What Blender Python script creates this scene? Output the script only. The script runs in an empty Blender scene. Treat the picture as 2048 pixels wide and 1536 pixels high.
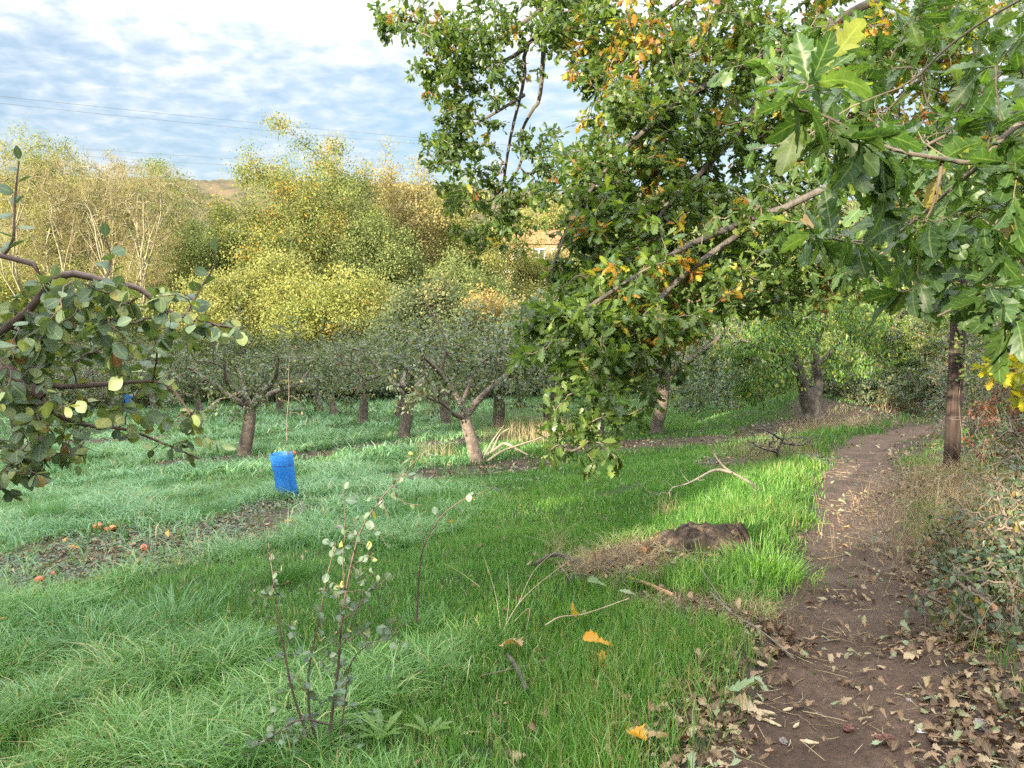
import bpy, math
import numpy as np
from mathutils import Vector

# ------------------------------------------------------------------ camera, sky, sun, exposure
scene = bpy.context.scene
COL = scene.collection
F = 1547.0                      # focal length in pixels of the 2048 wide frame
PITCH = math.atan2(168.0, F)    # the camera looks slightly downhill
CAM = np.array([0.0, 0.0, 1.6])

cam_data = bpy.data.cameras.new('camera')
cam_data.sensor_width = 36.0
cam_data.lens = 36.0 * F / 2048.0
cam_data.clip_start = 0.05
cam_data.clip_end = 4000.0
cam = bpy.data.objects.new('camera', cam_data)
COL.objects.link(cam)
cam.location = CAM
cam.rotation_euler = (math.radians(90) - PITCH, 0, 0)
scene.camera = cam

SUN_AZ, SUN_EL = math.radians(35), math.radians(13)     # light travels forward and to the right, low
LDIR = np.array([math.sin(SUN_AZ) * math.cos(SUN_EL), math.cos(SUN_AZ) * math.cos(SUN_EL), -math.sin(SUN_EL)])
sun_data = bpy.data.lights.new('sun', 'SUN')
sun_data.energy = 5.0
sun_data.angle = math.radians(0.5)
sun_data.color = (1.0, 0.89, 0.68)
sun = bpy.data.objects.new('sun', sun_data)
COL.objects.link(sun)
sun.rotation_euler = Vector(LDIR).to_track_quat('-Z', 'Y').to_euler()
sun.location = (-20, -20, 30)

scene.view_settings.view_transform = 'Standard'
scene.view_settings.look = 'None'
scene.view_settings.gamma = 1.0
scene.view_settings.exposure = 1.85


def build_world():
    w = bpy.data.worlds.new("World")
    scene.world = w
    w.use_nodes = True
    nt = w.node_tree
    N, L = nt.nodes, nt.links
    N.clear()
    out = N.new('ShaderNodeOutputWorld')
    sky = N.new('ShaderNodeTexSky')
    sky.sky_type = 'NISHITA'
    sky.sun_disc = False
    sky.sun_elevation = SUN_EL
    sky.sun_rotation = math.pi + SUN_AZ
    sky.air_density = 1.2
    sky.dust_density = 0.6
    sky.ozone_density = 2.0
    tc = N.new('ShaderNodeTexCoord')
    sep = N.new('ShaderNodeSeparateXYZ')
    L.new(tc.outputs['Generated'], sep.inputs[0])

    def math_(op, a, b=None, c=None):
        n = N.new('ShaderNodeMath')
        n.operation = op
        for i, v in enumerate((a, b, c)):
            if v is None:
                continue
            if isinstance(v, (int, float)):
                n.inputs[i].default_value = v
            else:
                L.new(v, n.inputs[i])
        return n.outputs[0]

    def ramp(v, stops):
        n = N.new('ShaderNodeValToRGB')
        el = n.color_ramp.elements
        el[0].position, el[0].color = stops[0][0], stops[0][1]
        el[1].position, el[1].color = stops[-1][0], stops[-1][1]
        for p, c in stops[1:-1]:
            e = el.new(p)
            e.color = c
        L.new(v, n.inputs[0])
        return n.outputs[0]

    def g(v):
        return (v, v, v, 1)
    zc = math_('MAXIMUM', sep.outputs[2], 0.0)
    den = math_('ADD', zc, 0.16)
    px = math_('DIVIDE', sep.outputs[0], den)
    py = math_('DIVIDE', sep.outputs[1], den)
    comb = N.new('ShaderNodeCombineXYZ')
    L.new(px, comb.inputs[0])
    L.new(py, comb.inputs[1])

    def noise(scale, detail, rough, vec, dist=0.0):
        n = N.new('ShaderNodeTexNoise')
        n.inputs['Scale'].default_value = scale
        n.inputs['Detail'].default_value = detail
        n.inputs['Roughness'].default_value = rough
        n.inputs['Distortion'].default_value = dist
        L.new(vec, n.inputs['Vector'])
        return n.outputs[0]
    n1 = noise(10.5, 5, 0.55, comb.outputs[0], 0.25)      # rippled small clouds
    n2 = noise(1.1, 4, 0.5, comb.outputs[0], 0.6)      # large breaks in the cloud sheet
    s = math_('ADD', math_('MULTIPLY', n1, 0.60), math_('MULTIPLY', n2, 0.5))
    # cloud cover grows with the height above the horizon
    bias = ramp(zc, [(0.0, g(0.42)), (0.12, g(0.50)), (0.20, g(0.46)), (0.27, g(0.56)), (0.34, g(0.78)), (1.0, g(0.9))])
    s2 = math_('ADD', s, math_('SUBTRACT', bias, 0.5))
    cover = ramp(s2, [(0.40, g(0.0)), (0.55, g(0.45)), (0.70, g(1.0))])
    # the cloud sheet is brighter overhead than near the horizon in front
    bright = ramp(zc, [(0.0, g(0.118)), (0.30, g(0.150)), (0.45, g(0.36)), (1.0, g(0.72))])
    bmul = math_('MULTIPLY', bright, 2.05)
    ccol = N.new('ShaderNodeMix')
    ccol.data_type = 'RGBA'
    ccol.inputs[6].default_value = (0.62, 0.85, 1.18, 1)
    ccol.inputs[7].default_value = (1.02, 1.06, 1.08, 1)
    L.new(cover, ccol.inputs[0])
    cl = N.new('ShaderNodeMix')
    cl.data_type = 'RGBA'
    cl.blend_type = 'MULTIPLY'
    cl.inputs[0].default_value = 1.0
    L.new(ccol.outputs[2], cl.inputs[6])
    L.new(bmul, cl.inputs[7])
    bg_sky = N.new('ShaderNodeBackground')
    bg_sky.inputs[1].default_value = 0.05
    L.new(sky.outputs[0], bg_sky.inputs[0])
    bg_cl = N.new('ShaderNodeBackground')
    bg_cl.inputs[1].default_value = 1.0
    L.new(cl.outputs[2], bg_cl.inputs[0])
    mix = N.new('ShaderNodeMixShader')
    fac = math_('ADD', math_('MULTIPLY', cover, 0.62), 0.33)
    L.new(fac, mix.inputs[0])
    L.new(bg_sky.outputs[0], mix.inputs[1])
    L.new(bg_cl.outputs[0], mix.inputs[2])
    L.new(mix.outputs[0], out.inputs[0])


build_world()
scene.render.engine = 'CYCLES'
scene.cycles.max_bounces = 6
scene.cycles.diffuse_bounces = 3
scene.cycles.glossy_bounces = 2
scene.cycles.transmission_bounces = 3
scene.cycles.transparent_max_bounces = 6
scene.cycles.use_adaptive_sampling = True
scene.cycles.adaptive_threshold = 0.02
scene.cycles.use_denoising = False

# ------------------------------------------------------------------ pixel <-> place
FW = np.array([0, math.cos(PITCH), -math.sin(PITCH)])
UP = np.array([0, math.sin(PITCH), math.cos(PITCH)])
RT = np.array([1.0, 0, 0])


def ray(u, v):
    return FW + RT * ((u - 1024.0) / F) + UP * ((768.0 - v) / F)


def P(u, v, d):
    """the point seen at photo pixel (u, v), d metres ahead"""
    r = ray(u, v)
    return CAM + r * (d / r[1])


def sstep(a, b, x):
    t = np.clip((x - a) / (b - a), 0, 1)
    return t * t * (3 - 2 * t)


def _hash(ix, iy, seed):
    n = (ix.astype(np.int64) * 374761393 + iy.astype(np.int64) * 668265263 + seed * 1442695041) & 0xffffffff
    n = ((n ^ (n >> 13)) * 1274126177) & 0xffffffff
    return ((n ^ (n >> 16)) & 0xffff) / 65535.0


def vnoise(x, y, seed=0):
    x = np.asarray(x, float)
    y = np.asarray(y, float)
    ix, iy = np.floor(x), np.floor(y)
    fx, fy = x - ix, y - iy
    fx = fx * fx * (3 - 2 * fx)
    fy = fy * fy * (3 - 2 * fy)
    a, b = _hash(ix, iy, seed), _hash(ix + 1, iy, seed)
    c, d = _hash(ix, iy + 1, seed), _hash(ix + 1, iy + 1, seed)
    return (a * (1 - fx) + b * fx) * (1 - fy) + (c * (1 - fx) + d * fx) * fy


def fbm(x, y, seed=0, oct=3):
    s, a, t = 0, 1.0, 0
    for i in range(oct):
        s = s + a * vnoise(np.asarray(x) * 2 ** i, np.asarray(y) * 2 ** i, seed + i)
        t += a
        a *= 0.5
    return s / t


PATH = np.array([(-3.2, -6), (-1.6, -3), (0.12, 0), (1.36, 3), (2.32, 5.0), (3.12, 6.8), (3.9, 8.6), (4.95, 10.9), (6.05, 13.1),
                 (7.2, 14.8), (8.8, 16.1), (11, 17.0), (15, 17.8), (24, 18.6)])


def pathdist(x, y):
    """distance to the path's centre line, and the same signed (right of it is positive)"""
    x = np.asarray(x, float)
    y = np.asarray(y, float)
    best = np.full(x.shape, 1e9)
    sign = np.zeros(x.shape)
    for (x0, y0), (x1, y1) in zip(PATH[:-1], PATH[1:]):
        dx, dy = x1 - x0, y1 - y0
        t = np.clip(((x - x0) * dx + (y - y0) * dy) / (dx * dx + dy * dy), 0, 1)
        d = np.hypot(x - x0 - t * dx, y - y0 - t * dy)
        cr = (x - x0) * dy - (y - y0) * dx
        m = d < best
        best = np.where(m, d, best)
        sign = np.where(m, np.sign(cr), sign)
    return best, best * sign


def path_half(y):
    return 0.44 + 0.0 * np.asarray(y)


def height(x, y):
    x = np.asarray(x, float)
    y = np.asarray(y, float)
    yy = np.where(y < 0, 0.3 * y, np.where(y < 18, y, 18 + 0.72 * (y - 18)))
    yy = np.where(y > 66, 18 + 0.72 * 48 + 0.1 * (y - 66), yy)
    xs = 26 * np.tanh(x / 26.0)
    z = -0.1 * yy + 0.064 * xs * np.clip((y + 12) / 12, 0.3, 1)
    z = z + np.where(y > 72, 0.155 * (y - 72) - 0.00004 * np.clip(y - 72, 0, 900) ** 2, 0)
    d, sd = pathdist(x, y)
    near = (y < 60)
    z = z - 0.06 * (1 - sstep(0.2, 0.75, d)) * near
    z = z + np.clip(sd - 0.8, 0, 5) * 0.11 * near                  # the hedge bank
    z = z + 0.05 * np.exp(-((sd + 0.8) / 0.35) ** 2) * near
    z = z + 0.55 * np.exp(-(((x - 7.4) / 1.3) ** 2 + ((y - 20.0) / 1.6) ** 2))   # mound at the twin trunk
    z = z + 0.15 * np.exp(-(((x - 1.22) / 0.46) ** 2 + ((y - 6.35) / 0.34) ** 2))   # low heap by the stump
    z = z + 0.45 * np.exp(-(((x - 11.5) / 3.0) ** 2 + ((y - 20.6) / 1.6) ** 2))
    amp = np.clip(1 - d / 0.5, 0, 1)
    z = z + (0.10 * (fbm(x * 0.55, y * 0.55, 3) - 0.5) + 0.05 * (vnoise(x * 2.3, y * 2.3, 9) - 0.5)) * (1 - 0.75 * amp) * near
    z = z + 6.0 * (fbm(x * 0.012, y * 0.012, 21) - 0.5) * sstep(70, 160, y)
    return z


def G(u, v):
    """the ground point seen at photo pixel (u, v)"""
    r = ray(u, v)
    r = r / r[1]
    t = np.concatenate([np.linspace(1.2, 30, 1500), np.linspace(30, 120, 900)])
    q = CAM + t[:, None] * r
    under = q[:, 2] < height(q[:, 0], q[:, 1])
    if not under.any():
        return q[-1]
    p = q[np.argmax(under)].copy()
    p[2] = float(height(p[0], p[1]))
    return p


def on_ground(x, y):
    return np.array([x, y, float(height(x, y))])


# bare, mulched earth strips along the tree rows (segment, half width)
def soil_mask(x, y):
    x = np.asarray(x, float)
    y = np.asarray(y, float)
    m = np.zeros(x.shape)
    for (x0, y0, x1, y1, w) in SOIL:
        dx, dy = x1 - x0, y1 - y0
        t = np.clip(((x - x0) * dx + (y - y0) * dy) / (dx * dx + dy * dy), 0, 1)
        d = np.hypot(x - x0 - t * dx, y - y0 - t * dy)
        e = w * (0.55 + 0.9 * fbm(x * 1.1, y * 1.1, 31))
        m = np.maximum(m, 1 - sstep(e * 0.7, e * 1.15, d))
    return m


def _seg(a, b, w):
    p, q = G(*a), G(*b)
    return (p[0], p[1], q[0], q[1], w)


SOIL = []
SOIL = [_seg((-60, 1150), (160, 1118), 1.9), _seg((160, 1118), (330, 1085), 1.45), _seg((330, 1080), (540, 1035), 0.75),
        _seg((540, 1010), (700, 1000), 0.45), _seg((840, 950), (1060, 930), 0.9), _seg((340, 930), (560, 918), 1.0),
        _seg((640, 905), (760, 895), 0.8), _seg((760, 893), (920, 885), 1.0), _seg((1200, 895), (1400, 882), 1.0),
        _seg((60, 890), (300, 876), 0.9), _seg((1230, 1140), (1420, 1115), 0.46), _seg((1290, 1200), (1400, 1225), 0.26), _seg((1400, 1225), (1560, 1290), 0.22),
        _seg((1580, 862), (1690, 852), 1.6), _seg((1690, 835), (1850, 825), 1.5), _seg((1480, 925), (1600, 915), 0.7)]

# ------------------------------------------------------------------ mesh helpers


class MB:
    """collects geometry with per-vertex values, then links it as ONE mesh object"""

    def __init__(self):
        self.v, self.f, self.m, self.a = [], [], [], []
        self.n = 0

    def add(self, V, faces, mat=0, rnd=0.5, lx=0.0, ly=0.0):
        V = np.asarray(V, np.float32).reshape(-1, 3)
        n = len(V)
        if n == 0:
            return
        A = np.zeros((n, 3), np.float32)
        A[:, 0], A[:, 1], A[:, 2] = rnd, lx, ly
        self.v.append(V)
        self.a.append(A)
        if isinstance(faces, np.ndarray):
            faces = [faces]
        for fa in faces:
            fa = np.asarray(fa, np.int64)
            if len(fa):
                self.f.append(fa + self.n)
                self.m.append(mat)
        self.n += n

    def build(self, name, mats, parent=None, smooth=True):
        V = np.concatenate(self.v)
        A = np.concatenate(self.a)
        loops = np.concatenate([f.ravel() for f in self.f]).astype(np.int32)
        tot = np.concatenate([np.full(len(f), f.shape[1]) for f in self.f])
        mi = np.concatenate([np.full(len(f), m) for f, m in zip(self.f, self.m)]).astype(np.int32)
        starts = np.concatenate([[0], np.cumsum(tot)[:-1]]).astype(np.int32)
        me = bpy.data.meshes.new(name)
        me.vertices.add(len(V))
        me.vertices.foreach_set('co', V.ravel())
        me.loops.add(len(loops))
        me.loops.foreach_set('vertex_index', loops)
        me.polygons.add(len(starts))
        me.polygons.foreach_set('loop_start', starts)
        if not isinstance(mats, (list, tuple)):
            mats = [mats]
        for mm in mats:
            me.materials.append(mm)
        if len(mats) > 1:
            me.polygons.foreach_set('material_index', mi)
        for i, an in enumerate(('rnd', 'lx', 'ly')):
            at = me.attributes.new(an, 'FLOAT', 'POINT')
            at.data.foreach_set('value', np.ascontiguousarray(A[:, i]))
        me.update(calc_edges=True)
        me.polygons.foreach_set('use_smooth', np.full(len(starts), bool(smooth)))
        o = bpy.data.objects.new(name, me)
        COL.objects.link(o)
        if parent is not None:
            o.parent = parent
            o.matrix_parent_inverse.identity()
            if parent.type == 'EMPTY':
                loc = np.array(parent.location, np.float32)
                if abs(loc).sum() > 0:
                    V2 = V - loc
                    me.vertices.foreach_set('co', np.ascontiguousarray(V2, np.float32).ravel())
                    me.update()
        return o


def tag(o, label, cat, group=None):
    o['label'] = label
    o['category'] = cat
    if group:
        o['group'] = group
    return o


def kind(o, k):
    o['kind'] = k
    return o


def thing(name, loc, label, cat, group=None):
    o = bpy.data.objects.new(name, None)
    o.empty_display_size = 0.3
    COL.objects.link(o)
    o.location = [float(c) for c in loc]
    return tag(o, label, cat, group)


def unit(v):
    return v / np.maximum(np.linalg.norm(v, axis=-1, keepdims=True), 1e-9)


def tubes(mb, PT, R, k=5, mat=0, rnd=0.5, cap=False):
    """PT (B,n,3) centre lines, R (B,n) radii"""
    PT = np.asarray(PT, float)
    R = np.asarray(R, float)
    if PT.ndim == 2:
        PT, R = PT[None], R[None]
    B, n, _ = PT.shape
    T = unit(np.gradient(PT, axis=1))
    mean = unit(PT[:, -1] - PT[:, 0])
    ref = np.where(np.abs(mean[:, 2:3]) > 0.8, np.array([[1.0, 0.13, 0]]), np.array([[0.0, 0.1, 1.0]]))[:, None, :]
    X = unit(np.cross(T, np.broadcast_to(ref, T.shape)))
    Y = np.cross(T, X)
    a = np.linspace(0, 2 * math.pi, k, endpoint=False)
    ring = X[:, :, None, :] * np.cos(a)[None, None, :, None] + Y[:, :, None, :] * np.sin(a)[None, None, :, None]
    V = PT[:, :, None, :] + ring * R[:, :, None, None]
    base = (np.arange(B) * n * k)[:, None, None]
    i = np.arange(n - 1)[None, :, None] * k
    j = np.arange(k)[None, None, :]
    j2 = (j + 1) % k
    q = np.stack([base + i + j, base + i + j2, base + i + k + j2, base + i + k + j], -1).reshape(-1, 4)
    faces = [q]
    V = V.reshape(-1, 3)
    if cap:
        c0 = (np.arange(B) * n * k)[:, None] + np.arange(k)[None, ::-1]
        c1 = (np.arange(B) * n * k + (n - 1) * k)[:, None] + np.arange(k)[None, :]
        faces += [c0, c1]
    r = rnd if np.isscalar(rnd) else np.repeat(rnd, n * k)
    mb.add(V, faces, mat, r)


def smooth_path(pts, n):
    pts = np.asarray(pts, float)
    if len(pts) == 2:
        return pts[0] + (pts[1] - pts[0]) * np.linspace(0, 1, n)[:, None]
    p = np.vstack([2 * pts[0] - pts[1], pts, 2 * pts[-1] - pts[-2]])
    seg = np.linalg.norm(np.diff(pts, axis=0), axis=1)
    cum = np.concatenate([[0], np.cumsum(seg)])
    s = np.linspace(0, cum[-1], n)
    out = []
    for t in s:
        i = min(max(np.searchsorted(cum, t, side='right') - 1, 0), len(seg) - 1)
        x = (t - cum[i]) / max(seg[i], 1e-9)
        a, b, c, d = p[i], p[i + 1], p[i + 2], p[i + 3]
        out.append(0.5 * ((2 * b) + (c - a) * x + (2 * a - 5 * b + 4 * c - d) * x * x + (3 * b - a - 3 * c + d) * x ** 3))
    return np.array(out)


def grow(skels, attr, rng, tip=0.004, pw=0.5, wig=0.08, lift=0.0, fwd=0.45):
    """branches: every attractor is reached by a curved path from the nearest branch so far.
    skels: [(points(n,3), radii(n))]. Returns skeleton lines with radii and the new paths (B,5,3),(B,5)"""
    cap = sum(len(s[0]) for s in skels) + 4 * len(attr) + 4
    X = np.zeros((cap, 3))
    par = np.full(cap, -1)
    D = np.zeros((cap, 3))
    usr = np.zeros(cap)
    n = 0
    idx = []
    for pts, rad in skels:
        pts = np.asarray(pts, float)
        i0 = n
        first = -1
        if n:
            first = int(np.argmin(((X[:n] - pts[0]) ** 2).sum(1)))
        X[n:n + len(pts)] = pts
        D[n:n + len(pts)] = unit(np.gradient(pts, axis=0))
        usr[n:n + len(pts)] = rad
        par[n] = first
        par[n + 1:n + len(pts)] = np.arange(n, n + len(pts) - 1)
        idx.append((n, n + len(pts)))
        n += len(pts)
    ns = n
    attr = np.asarray(attr, float)
    dd = np.min(((attr[:, None, :] - X[None, :ns, :]) ** 2).sum(2), axis=1)
    paths = []
    for a in attr[np.argsort(dd)]:
        i = int(np.argmin(((X[:n] - a) ** 2).sum(1)))
        p0 = X[i]
        Lg = np.linalg.norm(a - p0)
        d0 = unit(D[i] * fwd + unit(a - p0) * 0.8 + rng.normal(0, 0.15, 3))
        c = p0 + d0 * Lg * 0.5 + np.array([0, 0, lift * Lg])
        t = np.array([0.25, 0.5, 0.75, 1.0])[:, None]
        q = (1 - t) ** 2 * p0 + 2 * t * (1 - t) * c + t * t * a
        q[:3] += rng.normal(0, wig * Lg * 0.35, (3, 3))
        X[n:n + 4] = q
        D[n:n + 4] = unit(np.gradient(np.vstack([p0, q]), axis=0))[1:]
        par[n] = i
        par[n + 1:n + 4] = np.arange(n, n + 3)
        paths.append((i, n))
        n += 4
    w = np.zeros(n)
    for _, m in paths:
        w[m + 3] += 1
    for j in range(n - 1, 0, -1):
        if par[j] >= 0:
            w[par[j]] += w[j]
    w = np.maximum(w, 1)
    r = np.maximum(tip * w ** pw, usr[:n])
    S = [(X[a:b].copy(), r[a:b].copy()) for a, b in idx]
    PT = np.array([np.vstack([X[i], X[m:m + 4]]) for i, m in paths])
    R = np.array([np.concatenate([[r[m]], r[m:m + 4]]) for i, m in paths])
    R[:, 4] = np.minimum(R[:, 4], R[:, 3] * 0.7)
    return S, PT, R


# ------------------------------------------------------------------ leaf shapes (x across, y along, z up)


def strip_leaf(ys, wl, wr, yoff, fold, curl, wave=0.0, twist=0.0):
    n = len(ys)
    V, LX, LY = [], [], []
    for i in range(n):
        for s, w in ((-1, wl[i]), (0, 0), (1, wr[i])):
            y = ys[i] + (yoff[i] if s else 0)
            x = s * w
            z = fold * abs(x) + curl * y * y + wave * math.sin(7 * y + 2 * s) * abs(s)
            z += twist * x * y
            V.append((x, y, z))
            LX.append(s)
            LY.append(ys[i])
    Fc = []
    for i in range(n - 1):
        a = i * 3
        Fc += [(a, a + 1, a + 4, a + 3), (a + 1, a + 2, a + 5, a + 4)]
    return np.array(V), np.array(Fc), np.array(LX, float), np.array(LY, float)


def oak_leaf(seed, fold, curl, wave, twist):
    g = np.random.default_rng(seed)
    ys = [0.0, 0.07, 0.14, 0.21, 0.28, 0.38, 0.45, 0.57, 0.64, 0.76, 0.83, 0.91, 1.0]
    w = [0.010, 0.012, 0.05, 0.125, 0.075, 0.205, 0.115, 0.275, 0.155, 0.235, 0.13, 0.125, 0.03]
    yo = [0, 0, 0, .03, .0, .055, .0, .06, 0.0, .05, 0, .01, 0]
    j = lambda: [a * (1 + g.normal(0, 0.12)) for a in w]
    return strip_leaf(ys, j(), j(), yo, fold, curl, wave, twist)


OAK = [oak_leaf(1, 0.25, -0.15, .02, .1), oak_leaf(2, 0.45, 0.12, .03, -.3), oak_leaf(3, -0.2, -0.35, .03, .3), oak_leaf(4, 0.1, 0.25, .04, .2)]
DRYOAK = [oak_leaf(5, 0.5, 0.35, .07, .5), oak_leaf(6, -0.4, -0.3, .08, -.6), oak_leaf(7, 0.9, 0.1, .06, .2), oak_leaf(8, 0.15, -0.6, .05, .9)]


def oak_leaf_fine(seed, fold, curl, wave, twist):
    g = np.random.default_rng(seed)
    ys = np.array([0.0, 0.07, 0.14, 0.18, 0.21, 0.245, 0.28, 0.33, 0.38, 0.415, 0.45, 0.51, 0.57, 0.605, 0.64, 0.70, 0.76, 0.795, 0.83, 0.87, 0.91, 0.96, 1.0])
    w = np.array([.010, .012, .05, .095, .12, .105, .075, .15, .20, .175, .115, .205, .27, .24, .155, .20, .235, .20, .13, .135, .12, .09, .02])
    yo = np.array([0, 0, 0, .015, .03, .02, 0, .03, .055, .04, 0, .035, .06, .045, 0, .03, .05, .035, 0, .005, .01, 0, 0])
    n = len(ys)
    cols = (-1, -.5, 0, .5, 1)
    V, LX, LY = [], [], []
    wl = w * (1 + .16 * np.interp(ys, np.linspace(0, 1, 7), g.normal(0, 1, 7)))
    wr = w * (1 + .16 * np.interp(ys, np.linspace(0, 1, 7), g.normal(0, 1, 7)))
    bend = g.normal(0, .10)
    ph = g.uniform(0, 6)
    for i in range(n):
        for c in cols:
            x = c * (wl[i] if c < 0 else wr[i])
            y = ys[i] + yo[i] * abs(c)
            z = fold * abs(x) + curl * y * y + twist * x * y + wave * abs(c) * math.sin(15 * y + ph + 2 * c) - .9 * fold * x * x * 2.2
            V.append((x + bend * y * y, y, z))
            LX.append(c)
            LY.append(ys[i])
    Fc = [(i * 5 + k, i * 5 + k + 1, i * 5 + k + 6, i * 5 + k + 5) for i in range(n - 1) for k in range(4)]
    return np.array(V), np.array(Fc), np.array(LX, float), np.array(LY, float)


NEAROAK = [oak_leaf_fine(20 + i, f, c, w, t) for i, (f, c, w, t) in enumerate(((.35, -.25, .018, .1), (.6, .15, .022, -.3), (-.3, -.45, .02, .4), (.2, .35, .026, .3), (.8, -.5, .02, -.5), (.1, -.75, .03, .6), (.5, -.1, .035, .2), (-.5, .2, .02, -.2)))]


def oval_leaf(fold, curl, wmax=0.34, twist=0.0, wave=0.0, peak=0.5):
    ys = [0.0, 0.10, 0.2, 0.36, 0.54, 0.72, 0.88, 1.0]
    w = [0.012, 0.012] + [wmax * math.sin(math.pi * ((y - 0.1) / 0.9) ** (math.log(0.5) / math.log(peak))) ** 0.75 for y in ys[2:-1]] + [0.004]
    return strip_leaf(ys, w, w, [0] * 8, fold, curl, wave, twist)


OVAL = [oval_leaf(0.25, -0.2), oval_leaf(0.5, 0.1, 0.36, 0.3), oval_leaf(-0.15, -0.3, 0.38, -0.3, 0.02), oval_leaf(0.1, 0.2, 0.33, 0.5, 0.02)]
LANCE = [oval_leaf(0.35, -0.25, 0.2, .2), oval_leaf(0.2, -0.5, 0.22, -.3)]


def kite(fold=0.3, w=0.36):
    V = np.array([(0, 0, 0), (-w, 0.45, fold * w), (0, 1, 0), (w, 0.45, fold * w)], float)
    return V, np.array([(0, 2, 1), (0, 3, 2)]), np.array([0, -1, 0, 1.0]), np.array([0, .45, 1, .45])


KITE = [kite(0.3), kite(-0.4, 0.42), kite(0.6, 0.32)]
SMALL = [strip_leaf([0, .35, .7, 1], [.01, .28, .25, .01], [.01, .28, .25, .01], [0] * 4, .4, -.2),
         strip_leaf([0, .35, .7, 1], [.01, .33, .22, .01], [.01, .3, .27, .01], [0] * 4, -.2, -.3, 0, .3)]


def put_leaves(mb, tmpls, pos, dirv, nrm, size, rnd, mat, rng):
    pos = np.asarray(pos, float)
    n = len(pos)
    if n == 0:
        return
    D = unit(np.asarray(dirv, float))
    Xv = unit(np.cross(D, nrm))
    Z = np.cross(Xv, D)
    size = np.broadcast_to(np.asarray(size, float), (n,))
    rnd = np.broadcast_to(np.asarray(rnd, float), (n,))
    pick = rng.integers(0, len(tmpls), n)
    for k, (tv, tf, lx, ly) in enumerate(tmpls):
        s = np.where(pick == k)[0]
        if not len(s):
            continue
        m = len(tv)
        V = pos[s, None, :] + size[s, None, None] * (Xv[s, None, :] * tv[None, :, 0:1] + D[s, None, :] * tv[None, :, 1:2] + Z[s, None, :] * tv[None, :, 2:3])
        fc = (np.arange(len(s)) * m)[:, None, None] + tf[None]
        mb.add(V, fc.reshape(-1, tf.shape[1]), mat, np.repeat(rnd[s], m), np.tile(lx, len(s)), np.tile(ly, len(s)))


def rand_unit(rng, n):
    return unit(rng.normal(0, 1, (n, 3)))


def twig_leaves(mb, tmpls, PT, per, size, rng, mat, tmin=0.25, along=0.5, side=0.9, droop=0.3, up=0.9, loose=0.6, rnd=None, scatter=0.0, bias=None):
    """per leaves on every twig of PT (B,5,3)"""
    B = len(PT)
    n = B * per
    b = np.repeat(np.arange(B), per)
    t = tmin + (1 - tmin) * rng.random(n) ** 0.8
    t[::per] = 1.0
    x = t * 4
    i = np.minimum(x.astype(int), 3)
    fr = (x - i)[:, None]
    pos = PT[b, i] * (1 - fr) + PT[b, i + 1] * fr
    T = unit(PT[b, i + 1] - PT[b, i])
    D = T * along + rand_unit(rng, n) * side + np.array([0, 0, -droop])
    Nn = np.array([0, 0, up]) + rand_unit(rng, n) * loose
    if bias is not None:
        Nn = Nn + np.asarray(bias)
    if scatter:
        pos = pos + rng.normal(0, scatter, (n, 3))
    r = rng.random(n) if rnd is None else rnd(b, rng)
    sz = size * rng.uniform(0.6, 1.15, n)
    put_leaves(mb, tmpls, pos, D, Nn, sz, r, mat, rng)


# ------------------------------------------------------------------ materials


def new_mat(name):
    m = bpy.data.materials.new(name)
    m.use_nodes = True
    nt = m.node_tree
    nt.nodes.clear()
    return m, nt.nodes, nt.links


def ramp_node(N, L, src, stops):
    n = N.new('ShaderNodeValToRGB')
    el = n.color_ramp.elements
    el[0].position, el[0].color = stops[0][0], (*stops[0][1], 1)
    el[1].position, el[1].color = stops[-1][0], (*stops[-1][1], 1)
    for p, c in stops[1:-1]:
        e = el.new(p)
        e.color = (*c, 1)
    if src is not None:
        L.new(src, n.inputs[0])
    return n


def noise_node(N, L, scale, detail=4, rough=0.6, vec=None):
    n = N.new('ShaderNodeTexNoise')
    n.inputs['Scale'].default_value = scale
    n.inputs['Detail'].default_value = detail
    n.inputs['Roughness'].default_value = rough
    if vec is None:
        tc = N.new('ShaderNodeTexCoord')
        vec = tc.outputs['Object']
    L.new(vec, n.inputs['Vector'])
    return n


def mixc(N, L, fac, a, b, mode='MIX'):
    n = N.new('ShaderNodeMix')
    n.data_type = 'RGBA'
    n.blend_type = mode
    for sock, v in ((0, fac), (6, a), (7, b)):
        if isinstance(v, (int, float)):
            n.inputs[sock].default_value = v
        elif isinstance(v, tuple):
            n.inputs[sock].default_value = (*v, 1)
        else:
            L.new(v, n.inputs[sock])
    return n.outputs[2]


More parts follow.
